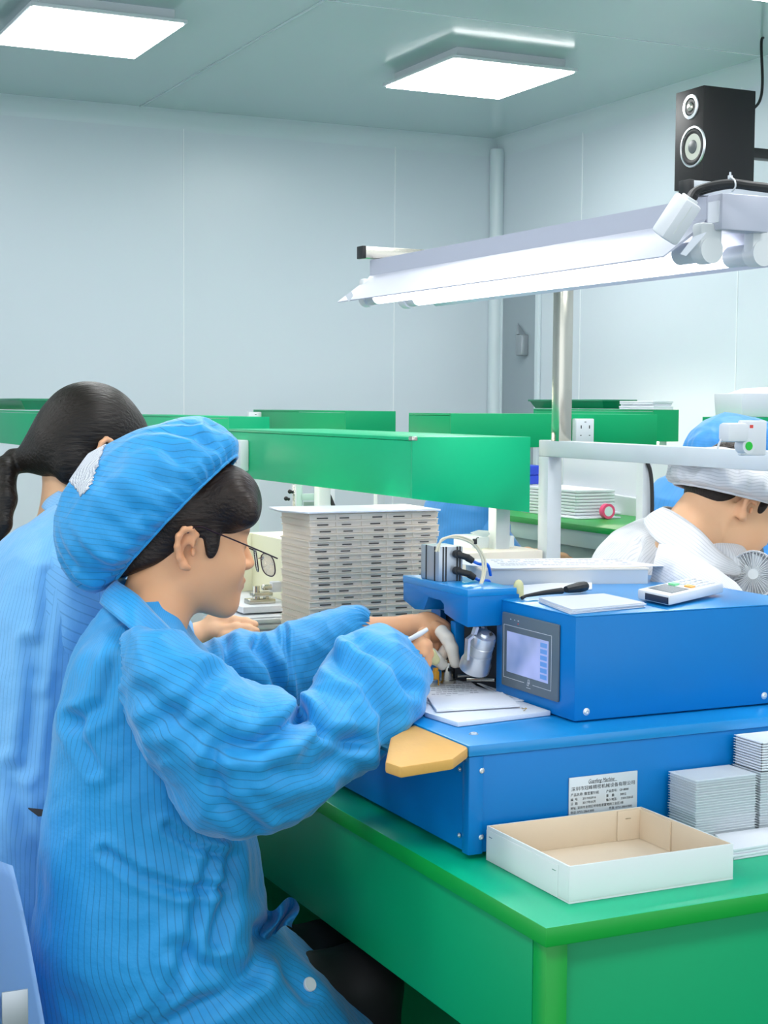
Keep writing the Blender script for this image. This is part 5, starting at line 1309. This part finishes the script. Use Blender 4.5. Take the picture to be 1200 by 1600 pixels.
sl2 = sleeve('sleeve', [(292, 1012, 300, 1110, 2.80, .12), (335, 1006, 340, 1125, 2.86, .17), (373, 990, 385, 1125, 2.91, .18), (410, 996, 420, 1120, 2.95, .17), (447, 980, 455, 1115, 2.98, .16), (485, 968, 498, 1110, 3.01, .15), (515, 956, 530, 1075, 3.03, .14), (540, 950, 556, 1030, 3.04, .11), (560, 954, 568, 1004, 3.045, .085), (574, 964, 577, 998, 3.045, .062)],
             M['coat'], coat, n=90, mR=150, lines=60, amp=.010, freq=10, seed=9, creases=[([(400, 1010), (425, 1050), (440, 1100)], .010, .014), ([(350, 1000), (365, 1050), (400, 1090)], .010, .012), ([(446, 985), (446, 1110)], .004, .006)],
             gathers=[(.93, .07, .004, 22)])
# collar
def collar(name, top, bot, m_, par, th=.004):
    Tt = crom([Pn(*q) for q in top], 60); Bt = crom([Pn(*q) for q in bot], 60); P = []; UV = []; F_ = []
    for j in range(9):
        v = j / 8
        for i in range(60):
            p = Tt[i] * (1 - v) + Bt[i] * v; o_ = p - (Tt.mean(0) + Bt.mean(0)) / 2; o_[2] = 0; o_ /= np.linalg.norm(o_)
            P.append(p + o_ * .006 * math.sin(PI * v)); UV.append((v * 9, i / 60))
    F_ = [(j * 60 + i, j * 60 + i + 1, (j + 1) * 60 + i + 1, (j + 1) * 60 + i) for j in range(8) for i in range(59)]
    o = mesh_obj(name, [tuple(p) for p in P], F_, m_, par, UV); sd = o.modifiers.new('thickness', 'SOLIDIFY'); sd.thickness = th; sd.offset = 0; return o
collar('collar', [(300, 1008, 2.70), (276, 992, 2.655), (248, 965, 2.635), (214, 930, 2.64), (184, 908, 2.70), (195, 905, 2.78), (228, 930, 2.82), (280, 992, 2.80)],
       [(312, 1036, 2.665), (285, 1030, 2.61), (245, 1010, 2.575), (198, 978, 2.575), (158, 944, 2.68), (170, 950, 2.84), (215, 975, 2.88), (285, 1008, 2.83)], M['coat'], coat)
# button on the lap, coat tail, waist puckers
c = Pn(487, 1537, 2.50); 
from mathutils.bvhtree import BVHTree
_bv = BVHTree.FromPolygons([v.co for v in coat.data.vertices], [list(p.vertices) for p in coat.data.polygons])
dirn = ray(484, 1538); org_ = parent_origin(coat)
loc_, nr_, _i, _d = _bv.ray_cast(CAM - org_, dirn.normalized())
if loc_ is not None:
    nr_ = nr_ if nr_.dot(dirn) < 0 else -nr_
    p_ = loc_ + org_; MB().lathe(p_, nr_, [(-.002, .0125), (.002, .0125), (.0035, .011), (.003, .008), (.003, 0)], 28).build('button', M['white'], coat)
cf = MB().grid(lambda u, v: PD(412 + 50 * u + 6 * math.sin(v * 5), 1418 + 44 * v - 10 * u + 8 * math.sin(u * 6), 2.72 + .03 * math.sin(u * 9 + v * 4)), 16, 12, thick=.002)
cf.build('coat_tail', M['coat'], coat, smooth=True)
tr = SDF(); seated_legs(tr, pel + np.array([0, .055, -.075]), (1, 0, 0), (0, 1, 0), .42, .42, spread=.07, r=(.072, .068, .060)); V, F_ = tr.mesh(.006)
V = V; keep = mesh_obj('trousers', V.tolist(), F_.tolist(), M['blackm'], W1)

# ================================================================ second woman, black ponytail, seen from behind
W2 = thing('person', 'woman with black ponytail in a pale blue coat, seen from behind at the far left', 'person', (.8, 3.3, 0))
T2 = Tf(PD(142, 712, 3.30), math.radians(12), math.radians(22), 1.10)
S = SDF(); head(S, T2, ears=(-1, 1))
h2 = math.radians(0); H = np.array([math.cos(h2), math.sin(h2), 0]); Wd = np.array([-math.sin(h2), math.cos(h2), 0])
ch = Pn(70, 960, 3.30); pel = Pn(40, 1330, 3.28)
S.chain([T2((-.03, 0, -.05)), Pn(112, 800, 3.27), ch + np.array([0, 0, .08])], [.054, .054, .07], k=.04)
S.ell(ch, (.09, .12, .12), k=.05); S.chain([ch, ch * .5 + pel * .5, pel], [.085, .08, .10], k=.06)
wr = Pn(306, 994, 3.33)
S.chain([ch + np.array([0, 0, .06]), ch - Wd * .12 + np.array([0, 0, .04]), Pn(190, 1010, 3.18), wr], [.05, .045, .036, .025], k=.02)
S.chain([ch + np.array([0, 0, .06]), ch + Wd * .12 + np.array([0, 0, .04]), Pn(220, 1000, 3.5), Pn(350, 1000, 3.62), Pn(385, 1000, 3.62)], [.05, .045, .036, .025, .022], k=.02)
S.chain([wr, Pn(330, 984, 3.34)], [.025, .025], k=.015); S.ell(Pn(336, 986, 3.34), (.032, .03, .022), k=.015)
def f2(pts, rs): S.chain([Pn(*p) for p in pts], rs, k=.006)
f2([(348, 974, 3.34), (366, 970, 3.34), (384, 972, 3.34), (398, 976, 3.34)], [.0115, .0105, .0098, .0088])
f2([(350, 984, 3.32), (370, 981, 3.32), (388, 983, 3.32), (400, 986, 3.32)], [.0115, .0108, .0098, .0088])
f2([(350, 994, 3.31), (370, 993, 3.305), (388, 995, 3.305), (401, 998, 3.31)], [.011, .0102, .0095, .0085])
f2([(346, 1003, 3.31), (364, 1004, 3.305), (380, 1006, 3.305), (392, 1008, 3.31)], [.0102, .0095, .0088, .008])
f2([(320, 980, 3.33), (330, 968, 3.335), (346, 963, 3.34), (358, 966, 3.345)], [.0125, .0115, .0105, .009])
seated_legs(S, pel + np.array([0, 0, -.02]), (1, 0, 0), (0, 1, 0), .40, .42, spread=.08, r=(.055, .05, .04))
skin_body('body', S, .0034, M['skin2'], W2, T2)
trousers(W2, pel + np.array([0.02, 0, -.04]), (1, 0, 0), (0, 1, 0), .40, .42, spread=.08)
S = SDF()
S.ell(T2((-.014, 0, .045)), (.114, .096, .102), R=T2.R, k=.01)
S.ell(T2((-.075, 0, -.005)), (.055, .068, .066), R=T2.R, k=.04)
S.ell(T2((.045, 0, .05)), (.055, .075, .055), R=T2.R, k=.03)
S.cap(T2((-.085, -.01, -.02)), Pn(30, 722, 3.26), .05, .022, k=.03)
S.chain([Pn(34, 722, 3.26), Pn(22, 716, 3.26)], [.020, .018], k=.01)
S.chain([Pn(20, 716, 3.26), Pn(6, 735, 3.24), Pn(4, 780, 3.22), Pn(2, 820, 3.20), Pn(-4, 848, 3.19)], [.017, .026, .028, .020, .006], k=.012)
S.ell(T2((-.055, -.055, -.045)), (.035, .02, .035), R=T2.R, k=.03)
V, F_ = S.mesh(.0034); hr = mesh_obj('hair', V.tolist(), F_.tolist(), M['hair'], W2)
MB().lathe(PD(27, 719, 3.26), (PD(20, 716, 3.26) - PD(34, 722, 3.26)), [(-.007, .018), (-.006, .022), (.006, .022), (.007, .018)], 20).build('hair_tie', M['black'], hr)
c2 = torso('coat', [(88, 156, 792, .060), (60, 162, 812, .085), (20, 175, 835, .13), (-8, 188, 865, .17), (-28, 196, 910, .19), (-45, 200, 980, .20), (-55, 200, 1080, .20), (-62, 196, 1180, .20), (-68, 190, 1290, .205), (-70, 180, 1380, .21), (-70, 170, 1425, .205), (-66, 160, 1428, .19)],
           3.02, h2, M['coat2'], W2, mR=130, n=120, lines=110, amp=.007, freq=8, seed=21, creases=[([(50, 1010), (52, 1100), (40, 1200)], .012, .012), ([(20, 1200), (40, 1300), (80, 1370)], .012, .010), ([(75, 900), (70, 1000), (60, 1060)], .01, .008)])
sleeve('sleeve', [(72, 838, 38, 960, 2.98, .13), (92, 842, 50, 1042, 2.96, .17), (125, 856, 92, 1092, 2.96, .19), (165, 880, 150, 1105, 3.00, .19), (210, 915, 205, 1105, 3.08, .18), (250, 945, 252, 1085, 3.18, .15), (285, 962, 290, 1040, 3.28, .11), (300, 972, 304, 1015, 3.32, .07)],
       M['coat2'], c2, lines=60, amp=.006, freq=9, seed=23, gathers=[(0, .02, .002, 24)])
collar('collar', [(170, 806, 3.22), (150, 800, 3.16), (128, 786, 3.13), (104, 772, 3.14), (92, 768, 3.22), (105, 768, 3.34), (140, 775, 3.38), (170, 790, 3.36)],
       [(178, 836, 3.18), (150, 834, 3.08), (118, 822, 3.05), (84, 806, 3.08), (66, 792, 3.22), (85, 790, 3.40), (140, 795, 3.44), (180, 815, 3.40)], M['coat2'], c2)
MB().hull([PD(44, 1262, 2.80), PD(80, 1266, 2.78), PD(80, 1274, 2.78), PD(60, 1276, 2.79), PD(44, 1264, 2.80), PD(62, 1266, 2.84)]).build('pocket_opening', M['black'], c2)
W1['label'] = 'woman in blue striped coat, blue bouffant cap and glasses working at the blue machine'

# ================================================================ man in white
MN = thing('person', 'man in white striped coat and white bouffant cap bending over his work on the right', 'person', (2.3, 2.9, 0))
T3 = Tf(PD(1143, 790, 3.45), math.radians(-6), math.radians(34), 1.08)
S = SDF(); head(S, T3, male=True)
h3 = math.radians(0); H = np.array([1, 0, 0]); Wd = np.array([0, 1, 0])
ch = Pn(1035, 960, 3.45); pel = Pn(1000, 1220, 3.42)
S.chain([T3((-.035, 0, -.04)), T3((-.035, 0, -.09)), Pn(1075, 862, 3.45), ch], [.062, .062, .058, .08], k=.05)
S.ell(ch, (.09, .12, .09), k=.05); S.chain([ch, pel], [.10, .11], k=.06)
for s_ in (-1, 1):
    S.chain([ch + np.array([0, s_ * .10, .02]), ch + np.array([.06, s_ * .17, -.02]), ch + np.array([.25, s_ * .22, -.20]), ch + np.array([.42, s_ * .08, -.12]), ch + np.array([.50, s_ * .05, -.13])], [.045, .045, .042, .028, .03], k=.03)
    for q in range(4): S.chain([ch + np.array([.52, s_ * .05 + (q - 1.5) * .018, -.13]), ch + np.array([.56, s_ * .045 + (q - 1.5) * .015, -.145]), ch + np.array([.57, s_ * .04 + (q - 1.5) * .013, -.17])], [.010, .009, .008], k=.005)
    S.chain([ch + np.array([.48, s_ * .02, -.13]), ch + np.array([.52, s_ * .01, -.15])], [.011, .009], k=.006)
seated_legs(S, pel + np.array([0, 0, .02]), (1, 0, 0), (0, 1, 0), .50, .5, spread=.12, r=(.055, .05, .04))
trousers(MN, pel + np.array([0, 0, .02]), (1, 0, 0), (0, 1, 0), .50, .5, spread=.12)
bd3 = skin_body('body', S, .0034, M['skin2'], MN, T3)
c = PD(1133, 842, 3.385); MB().sph(PD(1133, 842, 3.375), .0022).build('mole', M['blackm'], MN)
S = SDF(); S.ell(T3((-.012, 0, .045)), (.104, .080, .093), R=T3.R, k=.01); S.ell(T3((-.055, 0, -.012)), (.052, .066, .045), R=T3.R, k=.03); S.ell(T3((.022, -.070, .020)), (.010, .006, .022), R=T3.R, k=.01)
V, F_ = S.mesh(.0034); mesh_obj('hair', V.tolist(), F_.tolist(), M['hair2'], MN)
bouffant(MN, (1142, 776), (80, 20), (.24, -.97), 3.45, .120, M['coatw'], seed=8, pleat=.015, np_=8, lines=1 / .006, amp=.006,
         CRp=[(131, 0), (150, 10), (150, 35), (132, 62), (82, 92), (30, 108), (-20, 112)], CLp=[(-131, 0), (-152, 10), (-158, 35), (-146, 65), (-120, 90), (-80, 108), (-20, 112)])
c3 = torso('coat', [(1036, 1104, 810, .10), (1006, 1122, 824, .155), (972, 1138, 845, .195), (950, 1150, 866, .215), (934, 1160, 892, .21), (924, 1176, 925, .22), (915, 1188, 965, .225), (908, 1195, 1020, .225), (905, 1195, 1100, .22), (905, 1190, 1200, .22), (908, 1190, 1290, .21)],
           2.90, h3, M['coatw'], MN, mR=110, n=120, lines=140, amp=.006, freq=8, seed=31, creases=[([(1000, 850), (990, 900), (985, 940)], .008, .008), ([(1120, 870), (1140, 900), (1160, 940)], .010, .010), ([(1060, 860), (1100, 900), (1120, 940)], .01, .006)])
sleeve('sleeve', [(1030, 850, 1010, 940, 3.26, .12), (1070, 860, 1050, 985, 3.22, .16), (1110, 885, 1090, 1030, 3.20, .17), (1150, 915, 1130, 1060, 3.20, .16), (1185, 960, 1170, 1075, 3.22, .15), (1225, 985, 1225, 1070, 3.28, .13), (1270, 985, 1275, 1045, 3.34, .1), (1300, 985, 1304, 1030, 3.38, .08)],
       M['coatw'], c3, lines=90, amp=.006, freq=9, seed=33)
collar('collar', [(1158, 884, 3.36), (1125, 862, 3.31), (1092, 828, 3.30), (1052, 800, 3.34), (1036, 793, 3.44), (1056, 795, 3.56), (1100, 815, 3.60), (1160, 850, 3.58)],
       [(1152, 900, 3.34), (1106, 892, 3.25), (1062, 868, 3.22), (1020, 840, 3.26), (1006, 814, 3.44), (1034, 810, 3.61), (1090, 835, 3.66), (1160, 870, 3.62)], M['coatw'], c3)

# ================================================================ workers further back
def far_worker(label, hx, hy, d, cap_e, cap_a, cap_n, tor, yp, seed, capscale=1., arm=None):
    W = thing('person', label, 'person', tuple(PY(yp, hx, hy).xy) + (0,))
    T = Tf(PD(hx, hy, d), 0, math.radians(20), 1.05); S = SDF(); head(S, T)
    cx_ = [(a + b) / 2 for a, b, *_ in tor]; c_ = NP(PY(yp, cx_[3], tor[3][2] + 20)); p_ = c_ - np.array([.03, 0, .42])
    S.chain([T((-.03, 0, -.05)), c_ + np.array([0, 0, .08])], [.055, .06], k=.04); S.ell(c_, (.09, .13, .12), k=.05); S.chain([c_, p_], [.09, .10], k=.06)
    for s_ in (-1, 1):
        S.chain([c_ + np.array([0, s_ * .13, .03]), c_ + np.array([.12, s_ * .20, -.2]), c_ + np.array([.34, s_ * .08, -.12])], [.045, .04, .028], k=.03)
        S.ell(c_ + np.array([.39, s_ * .08, -.12]), (.05, .035, .018), k=.02)
        for q in range(5): S.cap(c_ + np.array([.41, s_ * .08 + (q - 2) * .016, -.12]), c_ + np.array([.46, s_ * .08 + (q - 2) * .018, -.14]), .009, .008, k=.005)
    seated_legs(S, p_, (1, 0, 0), (0, 1, 0), p_[2] - .03, .5, r=(.055, .05, .04)); trousers(W, p_, (1, 0, 0), (0, 1, 0), p_[2] - .03, .5)
    skin_body('body', S, .006, M['skin2'], W, T)
    bouffant(W, cap_e, cap_a, cap_n, d, .115, M['coat3'], seed=seed, pleat=.005, np_=30)
    c = torso('coat', tor, yp, 0, M['coat3'], W, mR=70, n=70, lines=80, amp=.012, freq=6, seed=seed)
    for s_ in (-1, 1):
        a = [c_ + np.array([0, s_ * .13, .04]), c_ + np.array([.06, s_ * .20, -.1]), c_ + np.array([.14, s_ * .21, -.2]), c_ + np.array([.25, s_ * .14, -.17]), c_ + np.array([.33, s_ * .09, -.125])]
        MB().tube([Vector(q) for q in a], [.075, .085, .085, .07, .045], n=24, sub=6).build('sleeve', M['coat3'], c, smooth=True)
    return W
far_worker('worker in blue coat and cap mostly hidden behind the green hoods', 738, 722, 6.3, (738, 722), (54, -18), (-.33, -1), [(705, 738, 752, .07), (685, 760, 765, .14), (672, 778, 780, .19), (665, 786, 805, .2), (662, 790, 850, .21), (662, 790, 900, .21), (662, 788, 1000, .21), (664, 786, 1050, .2)], PD(730, 790, 6.3).y, 41)
far_worker('worker in blue coat and cap with turned back behind the man in white', 1148, 725, 4.9, (1158, 722), (62, -12), (-.2, -1), [(1060, 1120, 742, .08), (1042, 1130, 755, .14), (1028, 1140, 772, .18), (1019, 1150, 795, .2), (1014, 1160, 830, .21), (1010, 1165, 900, .21), (1010, 1165, 1000, .21), (1012, 1160, 1080, .2)], PD(1090, 790, 4.9).y, 43)

# blue-sleeved arm of the neighbour beyond the fan
nb = thing('person', 'worker in blue at the right edge, only an arm visible beyond the fan', 'person', (3.2, 3.6, 0))
S = SDF(); c_ = NP(PD(1330, 860, 4.2)); S.ell(c_, (.10, .16, .16), k=.05); S.chain([c_, c_ - np.array([0, 0, .45])], [.1, .11], k=.05)
Tn = Tf(Vector(c_ + np.array([0, 0, .34])), math.radians(200), .3, 1.05); head(S, Tn); S.chain([Tn((-.03, 0, -.05)), c_ + np.array([0, 0, .1])], [.055, .06], k=.04)
S.chain([c_ + np.array([0, 0, .08]), NP(PD(1260, 850, 4.05)), NP(PD(1190, 868, 3.95)), NP(PD(1175, 905, 3.85))], [.05, .045, .032, .028], k=.02)
for q in range(5): S.cap(NP(PD(1176 + q * 4, 905, 3.85)), NP(PD(1172 + q * 5, 925, 3.82)), .009, .008, k=.004)
seated_legs(S, c_ - np.array([0, 0, .45]), (-1, 0, 0), (0, 1, 0), c_[2] - .48, .5, r=(.055, .05, .04)); trousers(nb, c_ - np.array([0, 0, .45]), (-1, 0, 0), (0, 1, 0), c_[2] - .48, .5)
skin_body('body', S, .006, M['skin2'], nb, Tn)
cn = torso('coat', [(1280, 1360, 770, .08), (1250, 1400, 790, .15), (1235, 1410, 820, .19), (1228, 1420, 880, .2), (1225, 1420, 980, .2), (1225, 1420, 1100, .2), (1225, 1420, 1180, .2)], PD(1330, 860, 4.2).y, 0, M['coat3'], nb, mR=60, n=60, lines=70, amp=.01, freq=6, seed=51)
sleeve('sleeve', [(1300, 790, 1290, 890, 4.1, .16), (1255, 800, 1250, 900, 4.05, .15), (1215, 808, 1212, 905, 4.0, .14), (1180, 822, 1190, 898, 3.95, .11), (1165, 850, 1180, 898, 3.9, .08)], M['coat3'], cn, lines=50, amp=.012, freq=9, seed=52)
lp = thing('fan_cable', 'dark cable rising behind the small desk fan', 'cable', PD(1185, 870, 3.7))
MB().tube([PD(1184, 838, 3.8), PD(1188, 855, 3.75), PD(1194, 880, 3.6), PD(1202, 905, 3.5)], .006).build('cable', M['rubber'], lp)

# ================================================================ stools with backrests
def stool(loc, rz, label, zs=.42, back=True, group='blue vinyl work chairs'):
    t = thing('work_chair', label, 'chair', (0, 0, 0), group)
    MB().box(-.2, .2, -.2, .2, zs - .05, zs, .022, seg=3).build('seat', M['chairs'], t)
    MB().cyl((0, 0, .10), (0, 0, zs - .05), .022).build('post', M['steel'], t)
    m = MB()
    for i in range(5):
        a_ = 2 * PI * i / 5; m.hull([Vector((math.cos(a_) * r_ - math.sin(a_) * w_, math.sin(a_) * r_ + math.cos(a_) * w_, z_)) for r_, w0, zz in ((.03, .02, (.08, .11)), (.27, .013, (.045, .065))) for w_ in (-w0, w0) for z_ in zz])
    m.build('base', M['black'], t)
    for i in range(5):
        a_ = 2 * PI * i / 5; x, y = math.cos(a_) * .26, math.sin(a_) * .26; MB().cyl((x - .012, y, .025), (x + .012, y, .025), .025, n=20).build('caster', M['black'], t)
    if back:
        MB().grid(lambda u, v: Vector((-.235 - .045 * math.sin(PI * v) * 0 + .035 * (2 * u - 1) ** 2 - .06 * v, (u - .5) * (.40 - .06 * abs(2 * v - 1) ** 3), zs + .02 + .36 * v)), 24, 16, thick=.038).build('backrest', M['chairb'], t, smooth=True)
        MB().box(-.275, -.268, -.03, .03, zs - .03, zs + .12, .002).box(-.28, -.1, -.025, .025, zs - .062, zs - .05, .002).build('back_bracket', M['alu'], t)
        MB().lathe((-.276, .0, zs + .08), (-1, 0, 0), [(0, .008), (.004, .007), (.004, 0)], 16).build('screw', M['silver'], t)
    pq = PD(24, 1580, 2.42) - Vector(loc); MB().box(pq.x - .02, pq.x + .02, pq.y, pq.y + .004, pq.z - .06, pq.z + .032, .001).build('side_plate', M['alu'], t)
    t.location = loc; t.rotation_euler = (0, 0, rz); return t
ch0 = stool((.79, 2.63, .0), 0, 'pale blue work chair whose rounded back shows at the lower left corner', zs=.36)
ch2 = copy_tree(ch0, loc=(.75, 3.08, 0), label='blue work chair under the woman with the ponytail')
for lab, l in (('work chair hidden under the man in white', (2.17, 2.9, .08)),): copy_tree(ch0, loc=(l[0], l[1], 0), label=lab)
